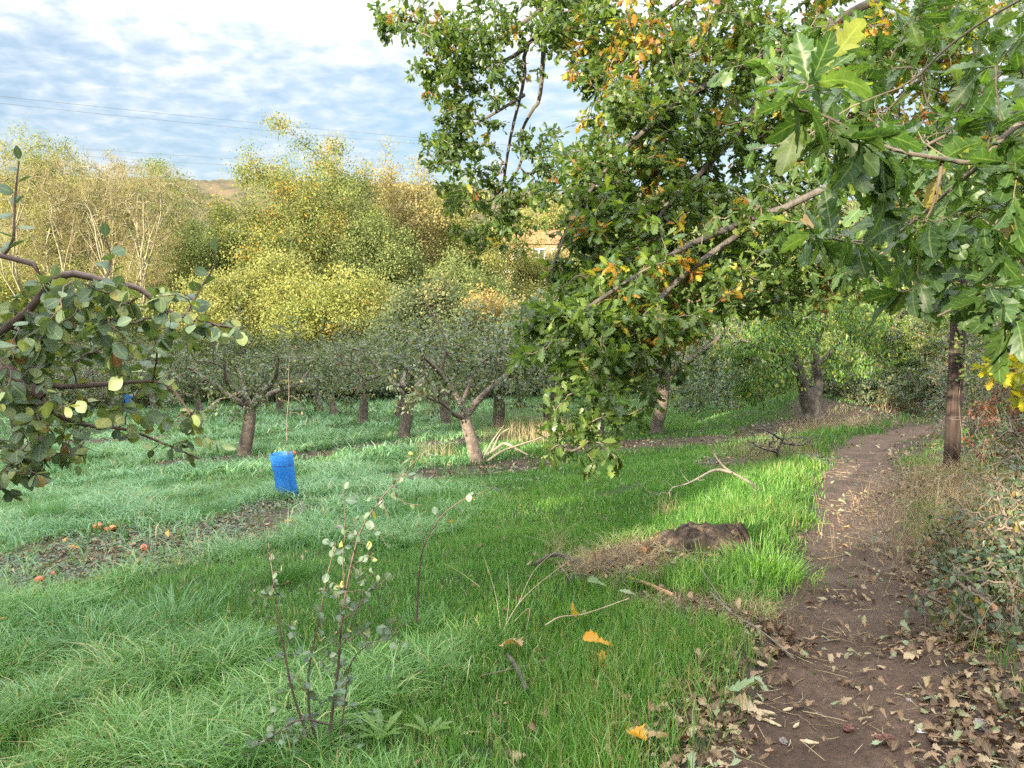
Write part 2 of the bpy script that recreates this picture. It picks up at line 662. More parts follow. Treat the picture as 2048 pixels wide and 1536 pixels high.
def leaf_mat(name, stops, rough=0.45, trans=0.35, spec=0.4, veins=False, tint=(1.6, 1.6, 0.5), patch=0.0):
    m, N, L = new_mat(name)
    at = N.new('ShaderNodeAttribute')
    at.attribute_name = 'rnd'
    rp = ramp_node(N, L, at.outputs['Fac'], stops)
    col = rp.outputs[0]
    if patch:
        nz = noise_node(N, L, patch, 3)
        br = ramp_node(N, L, nz.outputs[0], [(0.35, (0.72, 0.74, 0.75)), (0.65, (1.2, 1.18, 1.1))])
        col = mixc(N, L, 1.0, col, br.outputs[0], 'MULTIPLY')
    if veins:
        ax = N.new('ShaderNodeAttribute')
        ax.attribute_name = 'lx'
        ay = N.new('ShaderNodeAttribute')
        ay.attribute_name = 'ly'
        ab = N.new('ShaderNodeMath')
        ab.operation = 'ABSOLUTE'
        L.new(ax.outputs['Fac'], ab.inputs[0])
        mid = ramp_node(N, L, ab.outputs[0], [(0.0, (1, 1, 1)), (0.05, (1, 1, 1)), (0.11, (0, 0, 0))])
        # side veins leave the midrib at an angle
        k = N.new('ShaderNodeMath')
        k.operation = 'MULTIPLY_ADD'
        L.new(ab.outputs[0], k.inputs[0])
        k.inputs[1].default_value = -0.14
        L.new(ay.outputs['Fac'], k.inputs[2])
        fr = N.new('ShaderNodeMath')
        fr.operation = 'PINGPONG'
        L.new(k.outputs[0], fr.inputs[0])
        fr.inputs[1].default_value = 0.082
        sv = ramp_node(N, L, fr.outputs[0], [(0.0, (.6, .6, .6)), (0.008, (.35, .35, .35)), (0.014, (0, 0, 0))])
        mx = N.new('ShaderNodeMath')
        mx.operation = 'MAXIMUM'
        L.new(mid.outputs[0], mx.inputs[0])
        L.new(sv.outputs[0], mx.inputs[1])
        fac = N.new('ShaderNodeMath')
        fac.operation = 'MULTIPLY'
        L.new(mx.outputs[0], fac.inputs[0])
        fac.inputs[1].default_value = 0.34
        col = mixc(N, L, fac.outputs[0], col, (0.34, 0.42, 0.16))
    b = N.new('ShaderNodeBsdfPrincipled')
    L.new(col, b.inputs['Base Color'])
    b.inputs['Roughness'].default_value = rough
    b.inputs['Specular IOR Level'].default_value = spec
    t = N.new('ShaderNodeBsdfTranslucent')
    tc = mixc(N, L, 1.0, col, tint, 'MULTIPLY')
    L.new(tc, t.inputs[0])
    mx = N.new('ShaderNodeMixShader')
    mx.inputs[0].default_value = trans
    L.new(b.outputs[0], mx.inputs[1])
    L.new(t.outputs[0], mx.inputs[2])
    o = N.new('ShaderNodeOutputMaterial')
    L.new(mx.outputs[0], o.inputs[0])
    return m


def rough_mat(name, stops, scale=8, bump=0.5, bscale=30, rough=0.85, stretch=None, spec=0.25, detail=6):
    m, N, L = new_mat(name)
    tc = N.new('ShaderNodeTexCoord')
    vec = tc.outputs['Object']
    if stretch:
        mp = N.new('ShaderNodeMapping')
        mp.inputs['Scale'].default_value = stretch
        L.new(vec, mp.inputs['Vector'])
        vec = mp.outputs[0]
    nz = noise_node(N, L, scale, detail, 0.65, vec)
    rp = ramp_node(N, L, nz.outputs[0], stops)
    b = N.new('ShaderNodeBsdfPrincipled')
    L.new(rp.outputs[0], b.inputs['Base Color'])
    b.inputs['Roughness'].default_value = rough
    b.inputs['Specular IOR Level'].default_value = spec
    nb = noise_node(N, L, bscale, 6, 0.7, vec)
    bp = N.new('ShaderNodeBump')
    bp.inputs['Strength'].default_value = bump
    bp.inputs['Distance'].default_value = 0.03
    L.new(nb.outputs[0], bp.inputs['Height'])
    L.new(bp.outputs[0], b.inputs['Normal'])
    o = N.new('ShaderNodeOutputMaterial')
    L.new(b.outputs[0], o.inputs[0])
    return m


M = {}
OAKRAMP = [(0.0, (0.030, 0.062, 0.020)), (0.30, (0.058, 0.108, 0.028)), (0.58, (0.11, 0.17, 0.042)), (0.80, (0.21, 0.26, 0.055)), (0.90, (0.33, 0.28, 0.035)),
           (0.955, (0.33, 0.14, 0.025)), (1.0, (0.17, 0.062, 0.022))]
M['oak'] = leaf_mat('oak_leaf', OAKRAMP, 0.36, 0.46, 0.5, True)
M['oaknear'] = leaf_mat('green_oak_leaf', [(0.0, (0.028, 0.064, 0.022)), (0.4, (0.052, 0.108, 0.030)), (0.75, (0.10, 0.17, 0.042)), (0.93, (0.18, 0.24, 0.06)), (1.0, (0.29, 0.17, 0.05))], 0.42, 0.44, 0.45, True, patch=22.0)
M['oakyellow'] = leaf_mat('yellow_oak_leaf', [(0.0, (0.16, 0.22, 0.02)), (0.5, (0.40, 0.38, 0.02)), (1.0, (0.52, 0.38, 0.02))], 0.4, 0.45, 0.4, True)
M['apple'] = leaf_mat('apple_leaf', [(0.0, (0.066, 0.105, 0.064)), (0.5, (0.12, 0.175, 0.098)), (0.85, (0.20, 0.24, 0.09)), (0.97, (0.27, 0.27, 0.07)), (1.0, (0.22, 0.09, 0.04))], 0.5, 0.24, 0.4, True, patch=9.0)
M['applefar'] = leaf_mat('orchard_leaf', [(0.0, (0.050, 0.078, 0.045)), (0.5, (0.095, 0.135, 0.078)), (0.85, (0.17, 0.205, 0.11)), (1.0, (0.27, 0.23, 0.09))], 0.45, 0.3, 0.45)
M['shrub'] = leaf_mat('shrub_leaf', [(0.0, (0.062, 0.10, 0.072)), (0.6, (0.105, 0.155, 0.11)), (0.95, (0.16, 0.20, 0.12)), (1.0, (0.36, 0.33, 0.05))], 0.45, 0.22, 0.5, True, patch=14.0)
M['bramble'] = leaf_mat('bramble_leaf', [(0.0, (0.035, 0.055, 0.030)), (0.5, (0.070, 0.105, 0.055)), (0.85, (0.12, 0.155, 0.075)), (0.95, (0.22, 0.18, 0.05)), (1.0, (0.24, 0.08, 0.05))], 0.45, 0.3, 0.5)
M['bramblered'] = leaf_mat('reddish_leaf', [(0.0, (0.06, 0.06, 0.03)), (0.5, (0.14, 0.06, 0.035)), (1.0, (0.26, 0.08, 0.05))], 0.45, 0.3, 0.5)
M['ash'] = leaf_mat('ash_leaf', [(0.0, (0.042, 0.098, 0.028)), (0.5, (0.084, 0.168, 0.039)), (0.9, (0.168, 0.266, 0.056)), (1.0, (0.364, 0.308, 0.056))], 0.42, 0.4, 0.4)
M['thicket'] = leaf_mat('thicket_leaf', [(0.0, (0.049, 0.098, 0.035)), (0.5, (0.112, 0.182, 0.049)), (0.85, (0.238, 0.280, 0.063)), (1.0, (0.462, 0.336, 0.070))], 0.42, 0.4, 0.45)


def far_leaf(name, a, b, c, d):
    return leaf_mat(name, [(0.0, a), (0.45, b), (0.86, c), (1.0, d)], 0.65, 0.38, 0.15, tint=(1.25, 1.25, .8))


M['f_yellow'] = far_leaf('yellow_crown', (0.15, 0.17, 0.055), (0.25, 0.26, 0.085), (0.33, 0.325, 0.11), (0.42, 0.33, 0.1))
M['f_green'] = far_leaf('green_crown', (0.095, 0.135, 0.045), (0.16, 0.2, 0.07), (0.23, 0.26, 0.1), (0.34, 0.29, 0.08))
M['f_oak'] = far_leaf('orange_flecked_crown', (0.105, 0.14, 0.045), (0.185, 0.215, 0.07), (0.27, 0.28, 0.085), (0.58, 0.29, 0.05))
M['f_lime'] = far_leaf('lime_crown', (.145, .175, .045), (.24, .26, .075), (.32, .325, .10), (.52, .29, .055))
M['f_dark'] = far_leaf('dark_crown', (0.06, 0.085, 0.042), (0.1, 0.13, 0.065), (0.17, 0.19, 0.09), (0.28, 0.22, 0.09))
M['f_orange'] = far_leaf('orange_crown', (0.24, 0.17, 0.08), (0.34, 0.25, 0.1), (0.42, 0.31, 0.11), (0.5, 0.26, 0.08))
M['f_pink'] = far_leaf('pinkish_crown', (0.19, 0.165, 0.08), (0.285, 0.245, 0.11), (0.35, 0.30, 0.12), (0.42, 0.27, 0.10))
M['f_twig'] = far_leaf('bare_twig_haze', (0.218, 0.179, 0.108), (0.307, 0.256, 0.144), (0.371, 0.333, 0.144), (0.384, 0.358, 0.096))

M['bark'] = rough_mat('oak_bark', [(0.3, (0.060, 0.050, 0.042)), (0.55, (0.13, 0.11, 0.092)), (0.75, (0.20, 0.175, 0.145))], 14, 0.8, 40, 0.9, (1, 1, 0.35))
M['twig'] = rough_mat('twig_bark', [(0.3, (0.10, 0.080, 0.060)), (0.7, (0.21, 0.165, 0.125))], 20, 0.3, 60, 0.75)
M['applebark'] = rough_mat('apple_bark', [(0.3, (0.085, 0.068, 0.055)), (0.5, (0.17, 0.135, 0.11)), (0.68, (0.26, 0.21, 0.16)), (0.8, (0.22, 0.23, 0.13))], 11, 0.9, 34, 0.9)
M['appletwig'] = rough_mat('apple_twig_bark', [(0.3, (0.075, 0.050, 0.042)), (0.7, (0.17, 0.115, 0.092))], 20, 0.3, 60, 0.6)
M['palebark'] = rough_mat('pale_lichened_bark', [(0.35, (0.19, 0.175, 0.125)), (0.55, (0.29, 0.26, 0.17)), (0.7, (0.33, 0.30, 0.13))], 2.5, 0.3, 8, 0.9)
M['greybark'] = rough_mat('grey_bark', [(0.3, (0.09, 0.08, 0.065)), (0.7, (0.21, 0.185, 0.15))], 3, 0.5, 9, 0.9)

# ------------------------------------------------------------------ ground and path


def build_ground():
    xs = 2.0 * np.sinh(np.linspace(-6.4, 6.4, 460))
    ys = 3.0 + 4.0 * np.sinh(np.linspace(-3.3, 6.5, 430))
    X, Y = np.meshgrid(xs, ys)
    d, sd = pathdist(X, Y)
    Z = height(X, Y) - 0.05 * (1 - sstep(0.3, 0.45, d)) * (Y < 40)
    S = soil_mask(X, Y)
    verge = np.clip(sstep(0.75, 0.42, d) + sstep(0.3, 0.8, sd) * (sd < 8) * (Y < 30), 0, 1) * (Y < 40)
    soil = np.maximum(S, verge)
    n, m = X.shape
    i = np.arange(n - 1)[:, None] * m + np.arange(m - 1)[None]
    q = np.stack([i, i + 1, i + m + 1, i + m], -1).reshape(-1, 4)
    mat, N, L = new_mat('meadow_earth')
    tc = N.new('ShaderNodeTexCoord')
    at = N.new('ShaderNodeAttribute')
    at.attribute_name = 'rnd'
    n1 = noise_node(N, L, 1.6, 6, 0.7)
    n2 = noise_node(N, L, 18, 6, 0.75)
    turf = ramp_node(N, L, n1.outputs[0], [(0.3, (0.016, 0.026, 0.010)), (0.5, (0.028, 0.046, 0.015)), (0.7, (0.05, 0.055, 0.024))])
    soilc = ramp_node(N, L, n2.outputs[0], [(0.3, (0.030, 0.022, 0.018)), (0.5, (0.065, 0.048, 0.038)), (0.7, (0.125, 0.092, 0.070))])
    col = mixc(N, L, at.outputs['Fac'], turf.outputs[0], soilc.outputs[0])
    far = N.new('ShaderNodeAttribute')
    far.attribute_name = 'lx'
    nf = noise_node(N, L, 0.02, 5, 0.6)
    fcol = ramp_node(N, L, nf.outputs[0], [(0.3, (0.09, 0.10, 0.035)), (0.5, (0.14, 0.14, 0.05)), (0.7, (0.17, 0.14, 0.07))])
    col = mixc(N, L, far.outputs['Fac'], col, fcol.outputs[0])
    b = N.new('ShaderNodeBsdfPrincipled')
    L.new(col, b.inputs['Base Color'])
    b.inputs['Roughness'].default_value = 0.95
    b.inputs['Specular IOR Level'].default_value = 0.15
    bp = N.new('ShaderNodeBump')
    bp.inputs['Strength'].default_value = 0.6
    bp.inputs['Distance'].default_value = 0.05
    L.new(n2.outputs[0], bp.inputs['Height'])
    L.new(bp.outputs[0], b.inputs['Normal'])
    o = N.new('ShaderNodeOutputMaterial')
    L.new(b.outputs[0], o.inputs[0])
    mb = MB()
    mb.add(np.stack([X, Y, Z], -1), q, 0, soil.ravel(), sstep(50, 80, Y).ravel(), 0)
    kind(mb.build('ground', mat), 'structure')


def build_path():
    cl = smooth_path(PATH, 420)
    T = unit(np.gradient(cl, axis=0))
    Nn = np.stack([T[:, 1], -T[:, 0]], -1)
    k = 25
    s = np.linspace(-1, 1, k)
    arc = np.concatenate([[0], np.cumsum(np.linalg.norm(np.diff(cl, axis=0), axis=1))])
    wl = 0.50 + 0.22 * (fbm(arc * 0.9, arc * 0, 41) - 0.5) + 0.12 * (vnoise(arc * 4, arc * 0, 42) - 0.5)
    wr = 0.50 + 0.22 * (fbm(arc * 0.9, arc * 0 + 7, 43) - 0.5) + 0.12 * (vnoise(arc * 4, arc * 0 + 7, 44) - 0.5)
    off = np.where(s[None] < 0, s[None] * wl[:, None], s[None] * wr[:, None])
    XY = cl[:, None, :] + Nn[:, None, :] * off[:, :, None]
    x, y = XY[..., 0], XY[..., 1]
    e = np.abs(s)[None]
    z = height(x, y) + 0.008 - 0.06 * sstep(0.8, 1.0, e) + 0.035 * (fbm(x * 3.4, y * 3.4, 45) - 0.5) + 0.012 * (vnoise(x * 14, y * 14, 46) - 0.5)
    z = z - 0.02 * np.exp(-(s[None] / 0.4) ** 2)
    n = len(cl)
    i = np.arange(n - 1)[:, None] * k + np.arange(k - 1)[None]
    q = np.stack([i, i + 1, i + k + 1, i + k], -1).reshape(-1, 4)
    mat, N, L = new_mat('trodden_earth')
    n1 = noise_node(N, L, 2.2, 6, 0.7)
    n2 = noise_node(N, L, 34, 8, 0.75)
    vor = N.new('ShaderNodeTexVoronoi')
    vor.inputs['Scale'].default_value = 38
    tc = N.new('ShaderNodeTexCoord')
    L.new(tc.outputs['Object'], vor.inputs['Vector'])
    a = ramp_node(N, L, n1.outputs[0], [(0.3, (0.050, 0.029, 0.019)), (0.5, (0.086, 0.052, 0.035)), (0.72, (0.130, 0.083, 0.058))])
    c = ramp_node(N, L, n2.outputs[0], [(0.25, (0.38, 0.35, 0.33)), (0.5, (0.95, 0.95, 0.95)), (0.75, (1.65, 1.6, 1.55))])
    col = mixc(N, L, 1.0, a.outputs[0], c.outputs[0], 'MULTIPLY')
    peb = ramp_node(N, L, vor.outputs['Distance'], [(0.0, (1, 1, 1)), (0.14, (1, 1, 1)), (0.22, (0, 0, 0))])
    pn = noise_node(N, L, 9, 2, 0.5)
    pm = ramp_node(N, L, pn.outputs[0], [(0.52, (0, 0, 0)), (0.62, (0.6, 0.6, 0.6))])
    pf = mixc(N, L, 1.0, peb.outputs[0], pm.outputs[0], 'MULTIPLY')
    col = mixc(N, L, pf, col, (0.17, 0.135, 0.115))
    b = N.new('ShaderNodeBsdfPrincipled')
    L.new(col, b.inputs['Base Color'])
    b.inputs['Roughness'].default_value = 0.8
    b.inputs['Specular IOR Level'].default_value = 0.3
    ad = N.new('ShaderNodeMath')
    ad.operation = 'MULTIPLY_ADD'
    L.new(peb.outputs[0], ad.inputs[0])
    ad.inputs[1].default_value = 0.3
    L.new(n2.outputs[0], ad.inputs[2])
    bp = N.new('ShaderNodeBump')
    bp.inputs['Strength'].default_value = 0.9
    bp.inputs['Distance'].default_value = 0.02
    L.new(ad.outputs[0], bp.inputs['Height'])
    L.new(bp.outputs[0], b.inputs['Normal'])
    o = N.new('ShaderNodeOutputMaterial')
    L.new(b.outputs[0], o.inputs[0])
    mb = MB()
    mb.add(np.stack([x, y, z], -1), q)
    kind(mb.build('path', mat), 'structure')


build_ground()
build_path()


def build_hills():
    """the wooded ridge across the valley"""
    xs = np.linspace(-900, 900, 420)
    ys = np.concatenate([np.linspace(330, 760, 130), np.linspace(780, 1500, 24)])
    X, Y = np.meshgrid(xs, ys)
    ridge = 100 + 22 * (fbm(X * 0.004 + 5, X * 0, 51) - 0.5) - 0.030 * X * (np.abs(X) < 900)
    prof = sstep(300, 720, Y)
    Z = ridge * prof - 8 + 7 * (fbm(X * 0.05, Y * 0.05, 52) - 0.3) * sstep(330, 400, Y) + 6 * (vnoise(X * 0.16, Y * 0.16, 53) - 0.3) * sstep(330, 400, Y)
    n, m = X.shape
    i = np.arange(n - 1)[:, None] * m + np.arange(m - 1)[None]
    q = np.stack([i, i + 1, i + m + 1, i + m], -1).reshape(-1, 4)
    mat = rough_mat('wooded_ridge', [(0.3, (0.045, 0.052, 0.032)), (0.45, (0.085, 0.078, 0.048)), (0.58, (0.125, 0.09, 0.062)), (0.72, (0.075, 0.088, 0.042))], 0.09, 1.0, 0.25, 0.95, None, 0.05, 8)
    mb = MB()
    mb.add(np.stack([X, Y, Z], -1), q)
    kind(mb.build('hills', mat), 'structure')


build_hills()

# ------------------------------------------------------------------ grass


def wedge(rng, n, y0, y1, margin=0.09):
    """points spread evenly over the strip of ground the camera sees between y0 and y1"""
    y = np.sqrt(y0 * y0 + (y1 * y1 - y0 * y0) * rng.random(n))
    x = y * rng.uniform(-0.665 - margin, 0.665 + margin, n) + rng.uniform(-0.3, 0.3, n)
    return x, y


def blades(mb, x, y, h, w, az, lean, segs, rnd, dew, z=None, mat=0, face=None, rng=None):
    n = len(x)
    z = height(x, y) if z is None else z
    base = np.stack([x, y, z - 0.01], -1)
    d = np.stack([np.cos(az), np.sin(az), np.zeros(n)], -1)
    fa = az + math.pi / 2 if face is None else face
    side = np.stack([np.cos(fa), np.sin(fa), np.zeros(n)], -1)
    V = np.zeros((n, 2 * segs + 1, 3))
    for j in range(segs + 1):
        t = j / segs
        c = base + np.array([0, 0, 1.0]) * (h * (t - 0.42 * lean * t * t * t))[:, None] + d * (h * lean * t * t)[:, None]
        if j == segs:
            V[:, 2 * j] = c
        else:
            ww = (w * 0.5 * (1 - 0.55 * t))[:, None]
            V[:, 2 * j] = c - side * ww
            V[:, 2 * j + 1] = c + side * ww
    k = 2 * segs + 1
    b = (np.arange(n) * k)[:, None]
    qs = [b + np.array([[2 * j, 2 * j + 1, 2 * j + 3, 2 * j + 2]]) for j in range(segs - 1)]
    tr = b + np.array([[2 * segs - 2, 2 * segs - 1, 2 * segs]])
    faces = ([np.concatenate(qs)] if qs else []) + [tr]
    mb.add(V, faces, mat, np.repeat(rnd, k), np.repeat(dew, k), np.tile(np.repeat(np.arange(segs + 1) / segs, 2)[:k], n))


def grass_fields(x, y, rng):
    d, sd = pathdist(x, y)
    q = x / np.maximum(y, 1)
    tuss = np.clip(sstep(0.05, -0.22, q) * sstep(0.40, 0.62, fbm(x * 0.9, y * 0.9, 61)) * 1.4, 0, 1)
    verge = np.exp(-((sd + 1.15) / 0.6) ** 2) * sstep(3.5, 6, y)
    h = 0.06 + 0.045 * fbm(x * 0.7, y * 0.7, 62) + 0.10 * tuss + 0.11 * verge + 0.07 * sstep(5.2, 3.6, y) * sstep(-0.02, 0.08, q) * fbm(x * 1.4, y * 1.4, 68) * 1.6
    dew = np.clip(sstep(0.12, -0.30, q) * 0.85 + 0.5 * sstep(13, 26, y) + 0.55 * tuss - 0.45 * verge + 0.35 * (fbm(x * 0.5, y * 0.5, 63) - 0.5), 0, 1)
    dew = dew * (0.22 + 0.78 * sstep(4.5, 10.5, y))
    keep = 1 - 0.93 * soil_mask(x, y)
    keep = keep * sstep(0.40, 0.62, d + 0.25 * (fbm(x * 2, y * 2, 64) - 0.5))
    right = sd > 0.2
    keep = np.where(right, keep * np.clip(0.10 + 1.1 * (fbm(x * 1.2, y * 1.2, 65) > 0.62) * sstep(6, 7.5, y), 0, 1) * (sd < 3.5), keep)
    litter = sstep(4.6, 3.0, y) * sstep(0.10, 0.27, q)
    keep = keep * (1 - 0.88 * litter * sstep(0.35, 0.6, fbm(x * 1.6, y * 1.6, 66) + 0.35 * litter))
    bare = sstep(0.64, 0.74, fbm(x * 1.0 + 9, y * 1.0, 67))
    keep = keep * (1 - 0.55 * bare)
    return h, dew, tuss, keep


def build_grass():
    rng = np.random.default_rng(11)
    mb = MB()
    for (y0, y1, tufts, per, w, segs, hs) in ((1.7, 4.4, 8200, 9, 0.0046, 3, 1.0), (4.4, 8.0, 15500, 8, 0.0062, 2, 1.0), (8.0, 14.0, 24000, 7, 0.0095, 2, 1.05),
                                             (14.0, 25.0, 23000, 6, 0.017, 2, 1.2), (25.0, 52.0, 20000, 6, 0.034, 1, 1.35)):
        cx, cy = wedge(rng, tufts, y0, y1)
        h, dew, tuss, keep = grass_fields(cx, cy, rng)
        sel = rng.random(tufts) < keep
        cx, cy, h, dew, tuss = cx[sel], cy[sel], h[sel], dew[sel], tuss[sel]
        n = len(cx)
        b = np.repeat(np.arange(n), per)
        m = len(b)
        spread = np.where(tuss[b] > 0.3, 0.030, 0.052) * (w / 0.0046) ** 0.55
        x = cx[b] + rng.normal(0, 1, m) * spread
        y = cy[b] + rng.normal(0, 1, m) * spread
        az = rng.uniform(0, 2 * math.pi, m)
        wind = 0.8
        lean = np.clip(rng.normal(0.35, 0.25, m) + 0.55 * tuss[b], 0.02, 1.3)
        hh = h[b] * rng.uniform(0.55, 1.35, m) * hs * (1 + 0.5 * tuss[b] * rng.random(m))
        ww = w * rng.uniform(0.6, 1.3, m) * (1 + 1.1 * tuss[b] * (rng.random(m) < .6))
        rnd = np.clip(rng.normal(0.45, 0.24, m) + 0.75 * (fbm(x * .6 + 3, y * .6, 70) - .5), 0, 0.94)
        dry = rng.random(m) < 0.02 + 0.08 * sstep(.5, .72, fbm(x * .8, y * .8, 69))
        rnd = np.where(dry, rng.uniform(0.95, 1.0, m), rnd)
        de = np.clip(dew[b] + rng.normal(0, 0.15, m), 0, 1)
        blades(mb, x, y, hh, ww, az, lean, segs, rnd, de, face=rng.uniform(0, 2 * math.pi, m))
    mat, N, L = new_mat('grass_blade')
    a1 = N.new('ShaderNodeAttribute')
    a1.attribute_name = 'rnd'
    a2 = N.new('ShaderNodeAttribute')
    a2.attribute_name = 'lx'
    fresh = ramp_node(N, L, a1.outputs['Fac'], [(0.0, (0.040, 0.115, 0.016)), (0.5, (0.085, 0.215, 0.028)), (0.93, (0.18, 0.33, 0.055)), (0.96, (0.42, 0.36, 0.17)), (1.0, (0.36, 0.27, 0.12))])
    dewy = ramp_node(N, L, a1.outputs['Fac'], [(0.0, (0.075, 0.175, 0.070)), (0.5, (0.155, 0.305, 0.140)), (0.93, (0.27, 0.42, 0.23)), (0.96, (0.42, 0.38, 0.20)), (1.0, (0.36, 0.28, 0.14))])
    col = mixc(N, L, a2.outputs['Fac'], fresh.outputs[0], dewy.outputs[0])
    b = N.new('ShaderNodeBsdfPrincipled')
    L.new(col, b.inputs['Base Color'])
    b.inputs['Roughness'].default_value = 0.42
    b.inputs['Specular IOR Level'].default_value = 0.5
    t = N.new('ShaderNodeBsdfTranslucent')
    L.new(mixc(N, L, 1.0, col, (1.35, 1.45, 0.6), 'MULTIPLY'), t.inputs[0])
    mx = N.new('ShaderNodeMixShader')
    mx.inputs[0].default_value = 0.26
    L.new(b.outputs[0], mx.inputs[1])
    L.new(t.outputs[0], mx.inputs[2])
    o = N.new('ShaderNodeOutputMaterial')
    L.new(mx.outputs[0], o.inputs[0])
    M['grass'] = mat
    kind(mb.build('grass', mat), 'stuff')


build_grass()

M['straw'] = leaf_mat('dry_straw', [(0.0, (0.20, 0.145, 0.08)), (0.5, (0.34, 0.26, 0.15)), (1.0, (0.50, 0.40, 0.24))], 0.7, 0.2, 0.2, tint=(1.1, 1.0, 0.8))
M['litter'] = leaf_mat('fallen_leaf', [(0.0, (0.075, 0.040, 0.024)), (0.3, (0.17, 0.092, 0.050)), (0.55, (0.29, 0.185, 0.11)), (0.75, (0.40, 0.285, 0.18)), (0.88, (0.17, 0.195, 0.09)), (0.95, (0.24, 0.28, 0.17)), (1.0, (0.45, 0.17, 0.03))],
                       0.55, 0.12, 0.35, True, tint=(1.2, 1.0, 0.7))
M['cover'] = leaf_mat('low_ground_leaf', [(0.0, (0.022, 0.045, 0.022)), (0.5, (0.045, 0.082, 0.036)), (0.9, (0.10, 0.14, 0.06)), (1.0, (0.26, 0.13, 0.04))], 0.36, 0.15, 0.5)


def build_litter():
    rng = np.random.default_rng(12)
    mb = MB()
    for (y0, y1, n, size) in ((1.8, 4.5, 17000, 0.070), (4.5, 9.0, 26000, 0.074), (9.0, 19.0, 20000, 0.09), (19, 40, 3000, 0.12)):
        x, y = wedge(rng, n, y0, y1)
        d, sd = pathdist(x, y)
        q = x / y
        on = np.exp(-(np.clip(d - 0.1, 0, 9) / 0.30) ** 2)
        p = 0.05 * on + 0.55 * np.exp(-((sd - 0.75) / 0.42) ** 2) + 0.35 * np.exp(-((sd + 0.58) / 0.16) ** 2)
        p += 0.34 * sstep(0.14, 0.30, q) * sstep(4.2, 2.8, y) * (sd < -0.3)
        p += 0.42 * (sd > 0.4) * sstep(7.5, 4.2, y)
        p += 0.16 * (sd > 0.9) * (y < 14)
        p += 0.42 * soil_mask(x, y)
        p += 0.028
        p *= 0.35 + 1.3 * sstep(0.35, 0.65, fbm(x * 2.2, y * 2.2, 71))
        p += 0.25 * np.exp(-(((x - 2.35) / 0.5) ** 2 + ((y - 5.15) / 0.22) ** 2))   # a drift of leaves across the path
        sel = rng.random(n) < p
        x, y = x[sel], y[sel]
        m = len(x)
        pos = np.stack([x, y, height(x, y) + rng.uniform(0.008, 0.03, m)], -1)
        az = rng.uniform(0, 2 * math.pi, m)
        D = np.stack([np.cos(az), np.sin(az), rng.normal(0.02, 0.16, m)], -1)
        Nn = np.array([0, 0, 1.0]) + rng.normal(0, 1, (m, 3)) * np.where(pathdist(x, y)[0] < .5, .16, .36)[:, None]
        rnd = rng.random(m) ** 1.55 * 0.97
        put_leaves(mb, DRYOAK, pos, D, Nn, size * rng.uniform(0.35, 1.2, m), rnd, 0, rng)
    kind(mb.build('leaf_litter', M['litter']), 'stuff')
    # short broken twigs and chips among the leaves
    mb = MB()
    n = 12000
    x, y = wedge(rng, n, 1.8, 12)
    d, sd = pathdist(x, y)
    p = 0.35 * (d < 0.75) + 0.45 * (sd > 0.4) * (sd < 3) + 0.25 * sstep(0.12, 0.28, x / y) * (y < 4) + 0.5 * soil_mask(x, y)
    sel = rng.random(n) < p
    x, y = x[sel], y[sel]
    m = len(x)
    az = rng.uniform(0, math.pi, m)
    ln = rng.uniform(0.015, 0.075, m) * np.where(rng.random(m) < 0.12, 3.0, 1)
    t = np.linspace(-1, 1, 3)
    bend = rng.normal(0, 0.15, m)
    ctr = np.stack([x, y, height(x, y) + 0.012], -1)
    d1 = np.stack([np.cos(az), np.sin(az), rng.normal(0, 0.08, m)], -1)
    d2 = np.stack([-np.sin(az), np.cos(az), np.zeros(m)], -1)
    PT = ctr[:, None] + d1[:, None] * (ln[:, None] * t)[:, :, None] + d2[:, None] * (ln * bend)[:, None, None] * (1 - t * t)[None, :, None]
    R = np.repeat((rng.uniform(0.0010, 0.0028, m))[:, None], 3, 1)
    tubes(mb, PT, R, 4, 0, rng.random(m), True)
    kind(mb.build('twig_debris', M['straw']), 'stuff')
    # low dark leaves that cover the mulched strips
    mb = MB()
    for (y0, y1, n, size) in ((5, 12, 44000, 0.045), (12, 32, 26000, 0.075)):
        x, y = wedge(rng, n, y0, y1)
        s = soil_mask(x, y)
        d, sd = pathdist(x, y)
        c = np.exp(-(((x + 0.6) / 2.6) ** 2 + ((y - 13.0) / 1.7) ** 2))
        p = s * sstep(0.42, 0.6, fbm(x * 1.3, y * 1.3, 73) + 0.16 * (x < -3)) + 0.55 * c * sstep(0.35, 0.6, fbm(x, y, 74))
        p += 0.30 * (sd > 1.0) * (sd < 5) + 0.03 * (sstep(.5, .7, fbm(x * .9, y * .9, 75)))
        sel = rng.random(n) < p
        x, y = x[sel], y[sel]
        m = len(x)
        pos = np.stack([x, y, height(x, y) + rng.uniform(0.01, 0.07, m)], -1)
        az = rng.uniform(0, 2 * math.pi, m)
        D = np.stack([np.cos(az), np.sin(az), rng.normal(0.1, 0.3, m)], -1)
        Nn = np.array([0, 0, 1.0]) + rng.normal(0, 0.4, (m, 3))
        put_leaves(mb, SMALL, pos, D, Nn, size * rng.uniform(0.6, 1.3, m), np.where(c[sel] > 0.3, rng.uniform(0.5, 0.95, m), rng.random(m)), 0, rng)
    kind(mb.build('ground_cover', M['cover']), 'stuff')


build_litter()


